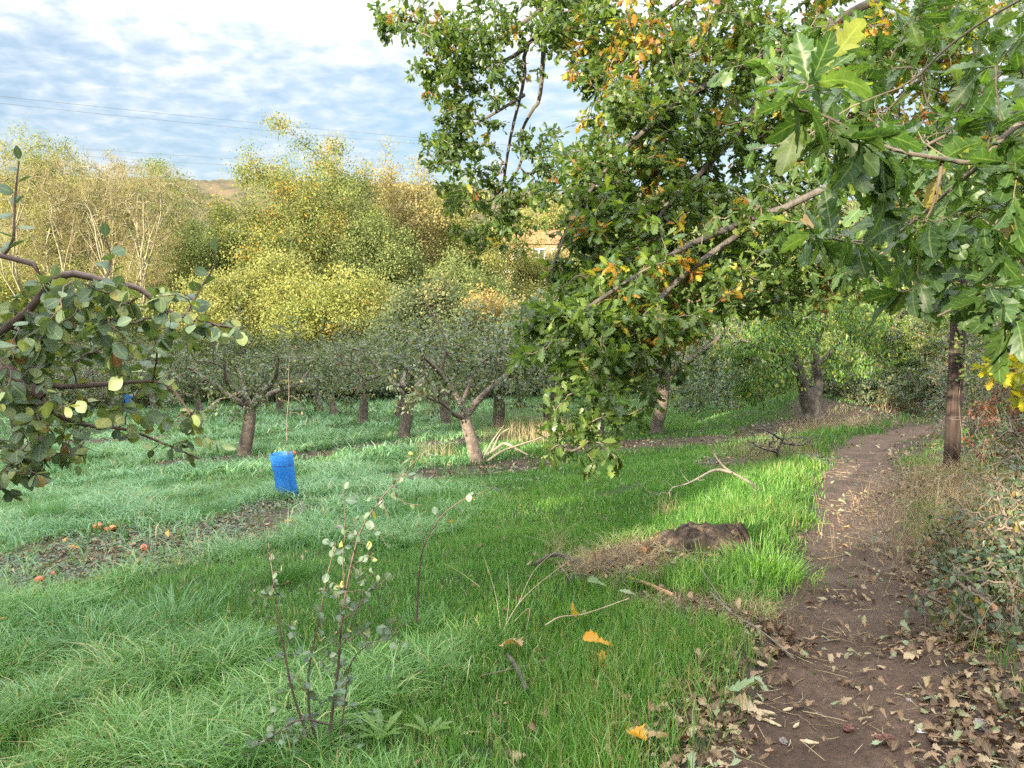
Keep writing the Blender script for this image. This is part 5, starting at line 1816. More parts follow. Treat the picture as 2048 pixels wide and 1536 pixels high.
# the hedge along the right of the path
HB = [((2.85, 4.15), .55, .55, .38, 'bramble', 'low bramble bush at the lower right edge with greyish leaves'),
      ((3.75, 5.5), .70, .70, .55, 'bramble', 'bramble bush behind the straw stalks beside the path'),
      ((4.95, 6.9), .72, .7, .70, 'bramble', 'bramble bush at the right edge above the straw stalks'),
      ((5.95, 8.5), .62, .7, .85, 'bramble', 'bramble bush in front of the wooden pole on its right side'),
      ((7.05, 10.4), .62, .7, 2.2, 'bramble', 'taller hedge bush just right of the wooden pole'),
      ((7.6, 11.3), 1.3, 1.2, 3.1, 'bramble', 'tall hedge bush at the right edge beyond the pole'),
      ((7.9, 12.9), 1.0, 1.0, 2.4, 'bramble', 'hedge bush behind the pole close to the path'),
      ((9.8, 14.3), 1.4, 1.1, 2.8, 'thicket', 'hedge bush at the inner side of the path bend')]
for k, ((x, y), rx, ry, h, mt, lab) in enumerate(HB):
    bush('hedge_bush', lab, on_ground(x, y), rx, ry, h, M[mt], 320 + k, int(190 + 60 * h), (4 if h < 1 else 8), .050, 'brambly hedge right of the path', stems=9, scatter=.06, tip=.0035)
bush('hedge_bush', 'reddish leaved bush in the hedge below the yellow oak sapling', on_ground(6.15, 9.4), .45, .5, 1.55, M['bramblered'], 331, 110, 20, .05, 'brambly hedge right of the path')
bush('ivy_patch', 'low ivy clump with dark green leaves at the right edge of the path', on_ground(3.15, 5.0), .28, .25, .28, M['cover'], 332, 60, 14, .05, None, 'ivy')

# ------------------------------------------------------------------ wooden pole
M['polewood'] = rough_mat('dark_creosoted_wood', [(0.3, (0.018, 0.012, 0.010)), (0.5, (0.044, 0.029, 0.024)), (0.72, (0.115, 0.085, 0.072))], 16, 1.0, 26, 0.85, (1, 1, 0.06))
M['wire'] = rough_mat('rusty_wire', [(0.3, (0.16, 0.12, 0.10)), (0.7, (0.26, 0.21, 0.18))], 30, .2, 60, .6)


def build_pole():
    g = G(1903, 938)
    d = g[1]
    root = thing('wooden_pole', g, 'dark weathered wooden pole standing beside the path at the hedge', 'pole')
    top = P(1938, 170, d)
    pts = smooth_path([g - np.array([0, 0, .3]), g + (top - g) * .5, top], 60)
    rng = np.random.default_rng(5)
    k = 40
    r0 = np.linspace(15.5, 12.0, 60) * d / F
    a = np.linspace(0, 2 * math.pi, k, endpoint=False)
    T = unit(top - g)
    X = unit(np.cross(T, [0, 1.0, 0]))
    Y = np.cross(X, T)
    groove = 1 + .05 * (vnoise(np.tile(a * 4.5, 60), np.repeat(pts[:, 2] * .8, k), 8) - .5) - .10 * np.clip(vnoise(np.tile(a * 3.2, 60), np.repeat(pts[:, 2] * .35, k), 11) - .72, 0, 1) * 3
    V = np.repeat(pts, k, 0) + (np.tile(X[None] * np.cos(a)[:, None] + Y[None] * np.sin(a)[:, None], (60, 1))) * (np.repeat(r0, k) * groove)[:, None]
    i = np.arange(59)[:, None] * k
    j = np.arange(k)[None]
    j2 = (j + 1) % k
    q = np.stack([i + j, i + j2, i + k + j2, i + k + j], -1).reshape(-1, 4)
    mb = MB()
    mb.add(V, [q, np.arange(59 * k, 60 * k)[None]])
    mb.build('post', M['polewood'], root)
    for v in (833, 838, 705):
        c = P(0, v, d)
        f = (c[2] - g[2]) / (top[2] - g[2])
        c = g + (top - g) * f
        an = np.linspace(0, 2 * math.pi, 30)
        rr = (15.5 - 3.5 * f) * d / F * 1.04
        mb = MB()
        tubes(mb, c + X * (np.cos(an) * rr)[:, None] + Y * (np.sin(an) * rr)[:, None] + np.array([0, 0, 1]) * (.012 * np.sin(an + v))[:, None], np.full(30, .0022), 5)
        mb.build('wire_loop', M['wire'], root)


build_pole()

# ivy climbing the upper post
bush_root = thing('climbing_ivy', G(1925, 945) + np.array([.05, 0, 0]), 'thin climbing stem with small pale leaves winding up the wooden pole', 'ivy')


def build_climber(root):
    rng = np.random.default_rng(41)
    d = G(1903, 938)[1]
    c = smooth_path([np.array(root.location), P(1925, 880, d - .12), P(1918, 800, d - .14), P(1926, 730, d - .13), P(1920, 680, d - .13), P(1932, 630, d - .13), P(1926, 560, d - .12)], 60)
    mb = MB()
    tubes(mb, c, np.linspace(.006, .002, 60), 5)
    mb.build('stem', M['twig'], root)
    n = 150
    i = (22 + rng.random(n) ** .6 * 37).astype(int)
    mb = MB()
    D = rand_unit(rng, n) + np.array([.3, -.5, -.2])
    put_leaves(mb, SMALL, c[i] + rng.normal(0, .035, (n, 3)) * np.array([1.4, .3, 1]), D, rand_unit(rng, n) * .6 + np.array([0, -.6, .6]), .055 * rng.uniform(.6, 1.2, n), rng.uniform(.3, .9, n), 0, rng)
    mb.build('foliage', M['thicket'], root)


build_climber(bush_root)

# ------------------------------------------------------------------ blue tree guards and saplings
guard, N, L = new_mat('blue_plastic_mesh')
tc = N.new('ShaderNodeTexCoord')
nz = noise_node(N, L, 40, 4, .7)
rp = ramp_node(N, L, nz.outputs[0], [(0.3, (0.02, 0.16, 0.52)), (0.6, (0.04, 0.30, 0.80)), (0.8, (0.14, 0.45, 0.85))])
b = N.new('ShaderNodeBsdfPrincipled')
L.new(rp.outputs[0], b.inputs['Base Color'])
b.inputs['Roughness'].default_value = .45
t = N.new('ShaderNodeBsdfTranslucent')
L.new(rp.outputs[0], t.inputs[0])
tr = N.new('ShaderNodeBsdfTransparent')
mx = N.new('ShaderNodeMixShader')
mx.inputs[0].default_value = .45
L.new(b.outputs[0], mx.inputs[1])
L.new(t.outputs[0], mx.inputs[2])
mx2 = N.new('ShaderNodeMixShader')
mx2.inputs[0].default_value = .2
L.new(mx.outputs[0], mx2.inputs[1])
L.new(tr.outputs[0], mx2.inputs[2])
o = N.new('ShaderNodeOutputMaterial')
L.new(mx2.outputs[0], o.inputs[0])
M['guard'] = guard


def tree_guard(name, label, c, tl, bl, wt, wb, h, lean, group):
    """a sleeve of blue sheet, flattened and leaning"""
    root = thing(name, c, label, 'tree guard', group)
    k, n = 40, 14
    a = np.linspace(0, 2 * math.pi, k, endpoint=False)
    t = np.linspace(0, 1, n)[:, None]
    sq = lambda w: np.stack([np.sign(np.cos(a)) * np.abs(np.cos(a)) ** .6 * w / 2, np.sign(np.sin(a)) * np.abs(np.sin(a)) ** .6 * w / 3.2], -1)
    xy = sq(1.0)[None] * (wb + (wt - wb) * t)[:, :, None]
    V = np.zeros((n, k, 3))
    V[..., 0] = c[0] + xy[..., 0] + lean * t + .008 * np.sin(a * 3 + 4 * t) + .004 * np.sin(9 * t + a)
    V[..., 1] = c[1] + xy[..., 1] + .010 * np.sin(a * 5 + 6 * t) + .005 * np.sin(11 * t + 2 * a)
    V[..., 2] = c[2] - .02 + h * t + .02 * np.sin(a + 1) * t
    i = np.arange(n - 1)[:, None] * k
    j = np.arange(k)[None]
    j2 = (j + 1) % k
    q = np.stack([i + j, i + j2, i + k + j2, i + k + j], -1).reshape(-1, 4)
    mb = MB()
    mb.add(V, q)
    mb.build('sleeve', M['guard'], root)
    for f in (.22, .78):
        i_ = int(f * (n - 1))
        ring = V[i_]
        cc = ring.mean(0)
        ring = cc + (ring - cc) * 1.02
        mb = MB()
        tubes(mb, np.vstack([ring, ring[:1]]), np.full(k + 1, .0035), 5)
        mb.build('tie', M['darkstick'], root)
    mb = MB()
    s = 0.9
    sx = c[0] + wb * .3
    tubes(mb, smooth_path([(sx, c[1] - .02, c[2] - .1), (sx - .02 + lean * .1, c[1] - .02, c[2] + h * .55), (sx - .03 + lean * .2, c[1] - .01, c[2] + h * 1.02)], 10), np.full(10, .011), 7, cap=True)
    mb.build('stake', M['twig'], root)


M['darkstick'] = rough_mat('dark_damp_stick', [(0.3, (0.05, 0.042, 0.036)), (0.7, (0.14, 0.12, 0.10))], 20, .7, 60, .8)
g1 = G(577, 998)
w = g1[1] / F
tree_guard('tree_guard', 'blue plastic tree guard leaning on the grass in the middle of the alley', g1, 0, 0, 46 * w, 36 * w, 97 * w, -12 * w, 'blue tree guards')
g2 = G(258, 826)
w2 = g2[1] / F
tree_guard('tree_guard', 'far blue tree guard glimpsed through the near apple leaves', g2, 0, 0, 13 * w2, 11 * w2, 38 * w2, 0.0, 'blue tree guards')


def bare_sapling():
    rng = np.random.default_rng(55)
    d = g1[1]
    root = thing('sapling', g1 + np.array([.02, 0, 0]), 'thin leafless sapling rising out of the near blue tree guard', 'sapling')
    Q = lambda u, v, dd=0: P(u, v, d + dd)
    sk = [(smooth_path([g1 + np.array([.02, 0, -.03]), Q(580, 960), Q(575, 900), Q(574, 840), Q(578, 790), Q(577, 740), Q(582, 700)], 24), np.linspace(.012, .003, 24))]
    A = [Q(560, 800), Q(556, 770, .1), Q(596, 800), Q(600, 760, .1), Q(566, 735), Q(592, 720), Q(562, 884, -.1), Q(590, 690), Q(570, 690), Q(604, 830)]
    S, PT, R = grow(sk, A, rng, tip=.0025, pw=.4, lift=.15)
    mb = MB()
    tubes(mb, S[0][0], S[0][1], 7)
    tubes(mb, PT, R, 5)
    mb.build('stem', M['twig'], root)
    mb = MB()
    twig_leaves(mb, OVAL, PT, 2, .05, rng, 0)
    mb.build('foliage', M['f_pink'], root)


bare_sapling()

# ------------------------------------------------------------------ foreground shrub and sprig


def build_shrub():
    rng = np.random.default_rng(61)
    base = G(655, 1530)
    d = base[1] + .02
    root = thing('young_shrub', base, 'young thin stemmed shrub with grey green oval leaves in the near grass', 'shrub')
    Q = lambda u, v, dd=0: P(u, v, d + dd)
    L = [([base + np.array([-.02, 0, -.03]), Q(628, 1500), Q(590, 1400), Q(572, 1320), Q(556, 1230), Q(547, 1160), Q(537, 1085)], 5.5, 1.6),
         ([base + np.array([0, .02, -.03]), Q(622, 1440), Q(618, 1340), Q(640, 1230), Q(655, 1150), Q(672, 1085)], 5, 1.6),
         ([base + np.array([.02, 0, -.03]), Q(662, 1450), Q(675, 1350), Q(684, 1240), Q(700, 1140), Q(722, 1060), Q(760, 1000), Q(805, 950), Q(845, 905)], 6, 1.4),
         ([base + np.array([.04, .02, -.03]), Q(690, 1400, .1), Q(705, 1320, .1), Q(760, 1275, .1), Q(815, 1245, .1)], 4, 1.4),
         ([Q(684, 1240), Q(712, 1220), Q(745, 1180), Q(770, 1160)], 3, 1.2),
         ([Q(662, 1450), Q(600, 1440, -.1), Q(540, 1475, -.1), Q(500, 1500, -.1)], 4, 1.4),
         ([Q(690, 1200), Q(686, 1120), Q(690, 1060), Q(688, 980)], 2.6, 1.0)]
    w = d / F
    sk = [(smooth_path(p, 24), np.linspace(a, b, 24) * w * .62) for p, a, b in L]
    A = []
    for (u, v, ru, rv, sd, n) in ((560, 1290, 50, 50, .15, 7), (545, 1180, 24, 50, .06, 7), (600, 1400, 50, 50, .15, 7), (690, 1310, 70, 60, .2, 18), (640, 1400, 70, 60, .2, 14), (710, 1190, 40, 60, .12, 12), (690, 1090, 40, 50, .1, 10), (770, 1010, 40, 40, .06, 8), (820, 940, 26, 26, .04, 6), (760, 1270, 50, 22, .1, 10),
                                   (520, 1490, 60, 25, .15, 12), (620, 1490, 70, 30, .2, 16), (700, 1440, 50, 50, .15, 10), (660, 1230, 40, 40, .1, 7), (735, 1130, 30, 30, .06, 5)):
        for _ in range(n):
            A.append(Q(u + rng.normal(0, .6) * ru, v + rng.normal(0, .6) * rv, rng.normal(0, .7) * sd))
    S, PT, R = grow(sk, A, rng, tip=.0011, pw=.4, wig=.06, lift=.05)
    for p, r in S:
        mb = MB()
        tubes(mb, p, r, 7)
        mb.build('stem', M['appletwig'], root)
    mb = MB()
    tubes(mb, PT, R, 5, 0)
    twig_leaves(mb, OVAL, PT, 3, .037, rng, 1, tmin=.2, along=.6, side=.7, droop=.0, up=.75, loose=.6)
    for p, r in S:
        k = rng.integers(5, 24, 7)
        put_leaves(mb, OVAL, p[k], rand_unit(rng, 7) + np.array([0, 0, .3]), np.array([0, -.3, .7]) + rng.normal(0, .4, (7, 3)), rng.uniform(.025, .055, 7), rng.random(7) * .9, 1, rng)
    mb.build('foliage', [M['appletwig'], M['shrub']], root)


build_shrub()


def build_sprig():
    rng = np.random.default_rng(62)
    base = G(833, 1268)
    d = base[1]
    root = thing('shrub_sprig', base, 'single curved sprig with few leaves standing right of the young shrub', 'shrub')
    Q = lambda u, v, dd=0: P(u, v, d + dd)
    w = d / F
    sk = [(smooth_path([base - np.array([0, 0, .03]), Q(836, 1180), Q(843, 1110), Q(858, 1070), Q(885, 1030), Q(925, 1000), Q(962, 985)], 24), np.linspace(3.5, 1.2, 24) * w * .7)]
    S, PT, R = grow(sk, [Q(870, 1065), Q(900, 1040), Q(915, 1015), Q(950, 1000), Q(850, 1085), Q(870, 1030), Q(985, 975), Q(940, 985)], rng, tip=.0012, pw=.4)
    mb = MB()
    tubes(mb, S[0][0], S[0][1], 7)
    tubes(mb, PT, R, 5)
    mb.build('stem', M['appletwig'], root)
    mb = MB()
    twig_leaves(mb, OVAL, PT, 2, .055, rng, 0, tmin=.6, droop=.3)
    mb.build('foliage', M['shrub'], root)


build_sprig()

# ------------------------------------------------------------------ stump, heaps, sticks
M['stump'] = rough_mat('rotten_stump_wood', [(0.35, (0.018, 0.013, 0.011)), (0.52, (0.055, 0.038, 0.030)), (0.68, (0.17, 0.12, 0.088))], 9, 1.0, 34, .95, (1, 1, .5))
M['deadwood'] = rough_mat('grey_dead_wood', [(0.3, (0.14, 0.115, 0.095)), (0.7, (0.30, 0.26, 0.22))], 20, .7, 60, .9)
M['peeled'] = rough_mat('peeled_orange_wood', [(0.3, (0.30, 0.17, 0.09)), (0.7, (0.50, 0.32, 0.18))], 20, .5, 60, .8)
M['paleweed'] = rough_mat('pale_dry_stalk', [(0.3, (0.34, 0.25, 0.16)), (0.7, (0.52, 0.42, 0.29))], 20, .3, 60, .8)


def build_stump():
    g = G(1412, 1108)
    w = g[1] / F
    root = thing('tree_stump', g, 'low rotten tree stump with curled brown bark in the bright grass', 'stump')
    n, k = 26, 64
    a = np.linspace(0, 2 * math.pi, k, endpoint=False)
    t = np.linspace(0, 1, n)
    rad = 80 * w * (1 - t ** 3.2) ** .5 * (1 + .04)
    V = []
    for i in range(n):
        lob = 1 + .22 * (vnoise(a * 2.4 / 1.0, a * 0 + t[i] * 1.5, 17) - .5) + .10 * (vnoise(a * 6, a * 0 + t[i] * 5, 18) - .5)
        x = g[0] + np.cos(a) * rad[i] * lob * 1.15
        y = g[1] + .12 + np.sin(a) * rad[i] * lob * .8
        z = g[2] - .06 + (50 * w + .06) * t[i] ** .8 * (1 + .18 * np.cos(a - .3)) * np.ones(k) + .10 * (fbm(x * 5.5, y * 5.5, 19) - .5) + .05 * (vnoise(x * 26, y * 26, 20) - .5)
        V.append(np.stack([x, y, z], -1))
    V = np.array(V)
    i = np.arange(n - 1)[:, None] * k
    j = np.arange(k)[None]
    j2 = (j + 1) % k
    q = np.stack([i + j, i + j2, i + k + j2, i + k + j], -1).reshape(-1, 4)
    mb = MB()
    mb.add(V, [q, np.arange((n - 1) * k, n * k)[None]])
    mb.build('stump_body', M['stump'], root)
    # a torn flap of bark on the sunny side
    s = np.linspace(-1, 1, 10)
    r_ = np.linspace(0, 1, 14)
    S_, R_ = np.meshgrid(s, r_)
    ang = -.25 + .42 * S_
    rr = (60 + 22 * R_ + 5 * np.sin(5 * S_ + 2 * R_)) * w
    V = np.stack([g[0] + np.cos(ang) * rr * 1.1, g[1] + .06 + np.sin(ang) * rr * .8, g[2] + (52 - 40 * R_ ** 1.5 + 7 * np.sin(9 * S_ + 1) + 6 * np.sin(17 * S_) * (1 - R_)) * w], -1)
    i = np.arange(13)[:, None] * 10 + np.arange(9)[None]
    q = np.stack([i, i + 1, i + 11, i + 10], -1).reshape(-1, 4)
    mb = MB()
    mb.add(V, q)
    f = mb.build('bark_flap', M['stump'], root)
    md = f.modifiers.new('thick', 'SOLIDIFY')
    md.thickness = .012
    return g


stump = build_stump()


def straw_thing(name, label, cat, c, parts, seed, group=None):
    rng = np.random.default_rng(seed)
    root = tag(bpy.data.objects.new('tmp', None), label, cat)
    mb = MB()
    for (dx, dy, n, h, sp, lean, w) in parts:
        straw_clump(mb, (c[0] + dx, c[1] + dy), n, h, sp, lean, rng, w)
    bpy.data.objects.remove(root)
    return tag(mb.build(name, M['straw']), label, cat, group)


cs = G(1260, 1130)
straw_thing('dry_grass_heap', 'flattened heap of dry grass and stalks left of the rotten stump', 'dry grass', cs, [(0, 0, 620, .20, .22, 1.2, .0032), (.25, -.08, 420, .18, .18, 1.2, .0032), (-.15, .06, 260, .20, .16, 1.2, .003), (.12, -.22, 320, .18, .16, 1.3, .003), (-.38, .02, 260, .18, .13, 1.2, .003), (.05, .12, 320, .2, .2, 1.2, .003)], 71)
c2 = G(1340, 1215)
straw_thing('dry_grass_heap', 'strip of flattened dry grass below the rotten stump, running to the path', 'dry grass', c2, [(0, 0, 260, .15, .15, 1.3, .0026), (.3, -.15, 260, .14, .15, 1.3, .0026), (.5, -.3, 300, .16, .12, 1.2, .0026)], 72)


def twig_heap():
    rng = np.random.default_rng(85)
    n = 170
    c = G(1285, 1140)
    x = c[0] + rng.normal(0, .27, n)
    y = c[1] + rng.normal(0, .15, n)
    az = rng.uniform(0, math.pi, n)
    ln = rng.uniform(.05, .24, n)
    t = np.linspace(-1, 1, 4)
    ctr = np.stack([x, y, height(x, y) + rng.uniform(.02, .10, n)], -1)
    d1 = np.stack([np.cos(az), np.sin(az), rng.normal(0, .25, n)], -1)
    PT = ctr[:, None] + d1[:, None] * (ln[:, None] * t)[:, :, None] + rng.normal(0, .008, (n, 4, 3))
    mb = MB()
    tubes(mb, PT, np.repeat(rng.uniform(.0012, .004, n)[:, None], 4, 1), 5, 0, rng.random(n), True)
    m = 90
    x = c[0] + rng.normal(.05, .30, m)
    y = c[1] + rng.normal(0, .17, m)
    az = rng.uniform(0, 6.28, m)
    put_leaves(mb, DRYOAK, np.stack([x, y, height(x, y) + rng.uniform(.03, .09, m)], -1), np.stack([np.cos(az), np.sin(az), rng.normal(0, .3, m)], -1), np.array([0, 0, 1.]) + rng.normal(0, .5, (m, 3)), rng.uniform(.05, .10, m), rng.random(m), 1, rng)
    kind(mb.build('heap_debris', [M['twig'], M['litter']]), 'stuff')


twig_heap()
c3 = G(1110, 1110)
straw_thing('dry_grass_tuft', 'sprawling tuft of long pale stalks left of the dry grass heap', 'dry grass', c3, [(0, 0, 46, .42, .05, .9, .0032)], 73, 'dry grass tufts')
c4 = G(1330, 1035)
straw_thing('dry_grass_tuft', 'short upright tuft of pale stalks in the bright grass above the stump', 'dry grass', c4, [(0, 0, 50, .30, .07, .4, .003)], 74, 'dry grass tufts')
c5 = G(1050, 880)
straw_thing('dry_grass_tuft', 'tall golden dry grass clump between the leaning tree and the oak sprays', 'dry grass', c5, [(.4, .05, 700, .7, .75, .38, .007)], 75, 'dry grass tufts')
c6 = G(865, 915)
straw_thing('dry_grass_tuft', 'small golden dry tuft left of the leaning tree foot', 'dry grass', c6, [(0, 0, 120, .45, .25, .4, .006)], 76, 'dry grass tufts')
c7 = G(1455, 920)
straw_thing('dry_grass_tuft', 'pale dry weeds around the dead twig bush beside the path', 'dry grass', c7, [(.8, .35, 760, .45, .42, .55, .004)], 77, 'dry grass tufts')
c8 = on_ground(3.55, 6.0)
straw_thing('dry_stalks', 'tangle of dry tan stalks along the right side of the path', 'dry grass', c8, [(0, 0, 260, .55, .3, .75, .0035), (1.7, 2.5, 200, .24, .4, .8, .004), (-.35, .1, 120, .35, .3, 1.1, .003), (.45, .9, 130, .55, .35, .7, .0035), (-.5, -1.1, 110, .45, .25, .9, .003), (1.0, 2.0, 160, .32, .4, .8, .004), (-.9, -1.8, 70, .35, .25, 1.0, .003)], 78)
c12 = on_ground(4.15, 7.4)
straw_thing('dry_stalks', 'dense brown tangle of dead stems in front of the hedge bushes', 'dry grass', c12, [(0, 0, 200, .6, .35, .6, .0035), (.7, 1.1, 200, .6, .35, .6, .0035), (-.7, -1.3, 160, .5, .3, .8, .003), (1.1, 1.6, 160, .28, .3, .7, .004)], 82)
c9 = G(1650, 862)
straw_thing('dry_grass_heap', 'brown dry grass on the mound under the twin stemmed tree', 'dry grass', c9, [(0, 0, 500, .35, .5, 1.1, .006), (.6, .5, 400, .35, .5, 1.1, .006)], 79)
c10 = on_ground(11.2, 19.6)
straw_thing('dry_grass_heap', 'sunlit tan heap of dry bracken at the end of the path', 'dry grass', c10, [(0, 0, 700, .55, .8, .9, .008), (1.6, .2, 600, .5, .7, .9, .008), (-1.3, .2, 300, .4, .5, .9, .008)], 80)
c11 = on_ground(4.4, 8.4)
straw_thing('dry_stalks', 'straw coloured grass below the wooden pole', 'dry grass', c11, [(.7, .7, 240, .24, .4, .8, .004), (1.2, 1.7, 200, .22, .3, .8, .004)], 81)


def stick(label, pts, r0, r1, mat, group='fallen sticks', side=(), name='fallen_stick', k=8):
    pts = [np.asarray(p, float) for p in pts]
    n = 8 * len(pts)
    mb = MB()
    q = smooth_path(pts, n)
    rr = np.linspace(r0, r1, n) * (1 + .25 * (vnoise(np.arange(n) * .8, np.arange(n) * 0 + r0 * 999, 3) - .5))
    tubes(mb, q, rr, k, cap=True)
    for s in side:
        s = [np.asarray(p, float) for p in s]
        m = 8 * len(s)
        tubes(mb, smooth_path(s, m), np.linspace(r1 * 1.3, r1 * .5, m), 6, cap=True)
    return tag(mb.build(name, M[mat]), label, 'stick', group)


def gh(u, v, up=0.0):
    p = G(u, v)
    p[2] += up
    return p


stick('curved dark fallen branch with its end raised left of the dry grass heap', [gh(1068, 1142, .05), gh(1110, 1130, .09), gh(1150, 1140, .06), gh(1185, 1150, .03)], .017, .013, 'darkstick')
stick('peeled orange stick lying across the dry grass below the stump', [gh(1255, 1168, .05), gh(1300, 1185, .055), gh(1345, 1206, .05)], .011, .016, 'peeled')
stick('short dark hooked stick lying just below the curved branch', [gh(1140, 1170, .03), gh(1150, 1162, .05), gh(1190, 1166, .05)], .012, .010, 'darkstick')
stick('grey sawn off stick lying in the near grass with its end towards the viewer', [gh(1015, 1338, .08), gh(1032, 1362, .075), gh(1053, 1400, .05)], .011, .013, 'darkstick')
stick('long pale thin twig bent over the near grass', [gh(1090, 1285, .1), gh(1120, 1272, .12), gh(1170, 1265, .12), gh(1258, 1243, .15)], .0045, .003, 'paleweed')
stick('long thin reddish twig lying beside the grey sawn off stick', [gh(960, 1375, .06), gh(1080, 1355, .08), gh(1130, 1330, .1), gh(1185, 1300, .12)], .003, .002, 'twig')
stick('forked tuft of pale broken stalks above the curled leaves', [gh(1000, 1280, .02), gh(1035, 1240, .10), gh(1075, 1215, .16), gh(1135, 1188, .24)], .0035, .0016, 'paleweed',
      side=([gh(1003, 1275, .02), gh(990, 1230, .16), gh(968, 1180, .26)], [gh(1010, 1275, .02), gh(1018, 1240, .15), gh(1014, 1205, .24)], [gh(1020, 1268, .05), gh(1058, 1255, .12), gh(1050, 1280, .02)], [gh(1035, 1240, .1), gh(1070, 1200, .22), gh(1130, 1165, .30)], [gh(960, 1225, .18), gh(925, 1195, .18), gh(890, 1178, .2)]))
stick('grey brown bough lying along the path edge below the dry grass', [gh(1420, 1200, .05), gh(1460, 1240, .05), gh(1520, 1280, .05), gh(1590, 1330, .03)], .008, .004, 'deadwood', side=([gh(1385, 1150, .14), gh(1420, 1195, .10), gh(1465, 1248, .05)], [gh(1500, 1270, .05), gh(1490, 1290, .1), gh(1482, 1305, .02)]))
stick('forked pale cut branches lying at the foot of the leaning apple tree', [gh(962, 922, .05), gh(985, 915, .12), gh(1010, 906, .2), gh(1035, 912, .12), gh(1055, 918, .08)], .035, .02, 'paleweed',
      side=([gh(965, 925, .05), gh(985, 905, .25), gh(1008, 885, .42)], [gh(975, 930, .08), gh(1010, 915, .15), gh(1080, 905, .3), gh(1100, 897, .35)], [gh(985, 912, .12), gh(1000, 895, .3), gh(1020, 890, .4)]))


def dead_branch(label, root_pts, A, seed, r0, mat, tip=.003, cat='dead branch'):
    rng = np.random.default_rng(seed)
    sk = [(smooth_path(p, 8 * len(p)), np.linspace(r0, r0 * .35, 8 * len(p))) for p in root_pts]
    S, PT, R = grow(sk, A, rng, tip=tip, pw=.45, wig=.14)
    mb = MB()
    for p, r in S:
        tubes(mb, p, r, 7, cap=True)
    tubes(mb, PT, R, 5)
    return tag(mb.build('dead_branch', M[mat]), label, cat, 'dead branches beside the path')


dB = G(1530, 1000)[1]
Q = lambda u, v, dd=0: P(u, v, dB + dd)
dead_branch('thin bare fallen branch rising from the bright grass towards the apple trees', [[gh(1528, 990, .02), Q(1500, 965), Q(1465, 945), Q(1440, 925), Q(1418, 890), Q(1405, 862)], [Q(1465, 945), Q(1430, 940), Q(1380, 965, -.3), Q(1345, 975, -.4)]],
            [Q(1398, 838), Q(1420, 845), Q(1385, 870), Q(1460, 880), Q(1470, 860), Q(1440, 870), Q(1330, 955, -.4), Q(1300, 985, -.5), Q(1250, 940, -.3), Q(1270, 960, -.3), Q(1360, 940, -.2), Q(1385, 905), Q(1340, 995, -.5), Q(1410, 960, -.3)], 91, .018, 'deadwood')
gB = G(1555, 925)
dB2 = gB[1]
Q2 = lambda u, v, dd=0: P(u, v, dB2 + dd)
rr_ = np.random.default_rng(92)
dead_branch('tangled dead twig bush on the grass bank left of the path', [[gB, Q2(1556, 900), Q2(1565, 880), Q2(1570, 862)], [Q2(1556, 905), Q2(1520, 895, -.2), Q2(1495, 880, -.2)], [Q2(1560, 885), Q2(1600, 890, .1), Q2(1620, 880, .2)], [Q2(1565, 880), Q2(1530, 860, 0), Q2(1510, 858, 0)]],
            [Q2(1555 + rr_.normal(0, 42), 890 + rr_.normal(0, 20), rr_.normal(0, .3)) for _ in range(150)], 93, .02, 'darkstick', .0032)

# ------------------------------------------------------------------ windfall apples
apm, N, L = new_mat('windfall_apple_skin')
nz = noise_node(N, L, 14, 4, .6)
oi = N.new('ShaderNodeObjectInfo')
ad = N.new('ShaderNodeMath')
ad.operation = 'MULTIPLY_ADD'
L.new(oi.outputs['Random'], ad.inputs[0])
ad.inputs[1].default_value = .35
L.new(nz.outputs[0], ad.inputs[2])
rp = ramp_node(N, L, ad.outputs[0], [(0.35, (0.60, 0.28, 0.06)), (0.55, (0.62, 0.17, 0.05)), (0.75, (0.55, 0.085, 0.04)), (0.9, (0.42, 0.16, 0.06))])
bs = N.new('ShaderNodeBsdfPrincipled')
L.new(rp.outputs[0], bs.inputs['Base Color'])
bs.inputs['Roughness'].default_value = .35
o = N.new('ShaderNodeOutputMaterial')
L.new(bs.outputs[0], o.inputs[0])


def apple_meshes():
    n, k = 20, 28
    th = np.linspace(0.02, math.pi - .02, n)
    a = np.linspace(0, 2 * math.pi, k, endpoint=False)
    r = (1 + .18 * np.cos(th)) * (1 - .42 * np.exp(-(th / .42) ** 2) - .25 * np.exp(-((math.pi - th) / .35) ** 2))
    V = np.stack([np.sin(th)[:, None] * np.cos(a)[None] * (1 + .16 * np.cos(th))[:, None], np.sin(th)[:, None] * np.sin(a)[None] * (1 + .16 * np.cos(th))[:, None], (np.cos(th) * .92 * r)[:, None] + 0 * a[None]], -1)
    i = np.arange(n - 1)[:, None] * k
    j = np.arange(k)[None]
    j2 = (j + 1) % k
    q = np.stack([i + j, i + k + j, i + k + j2, i + j2], -1).reshape(-1, 4)
    return V, q


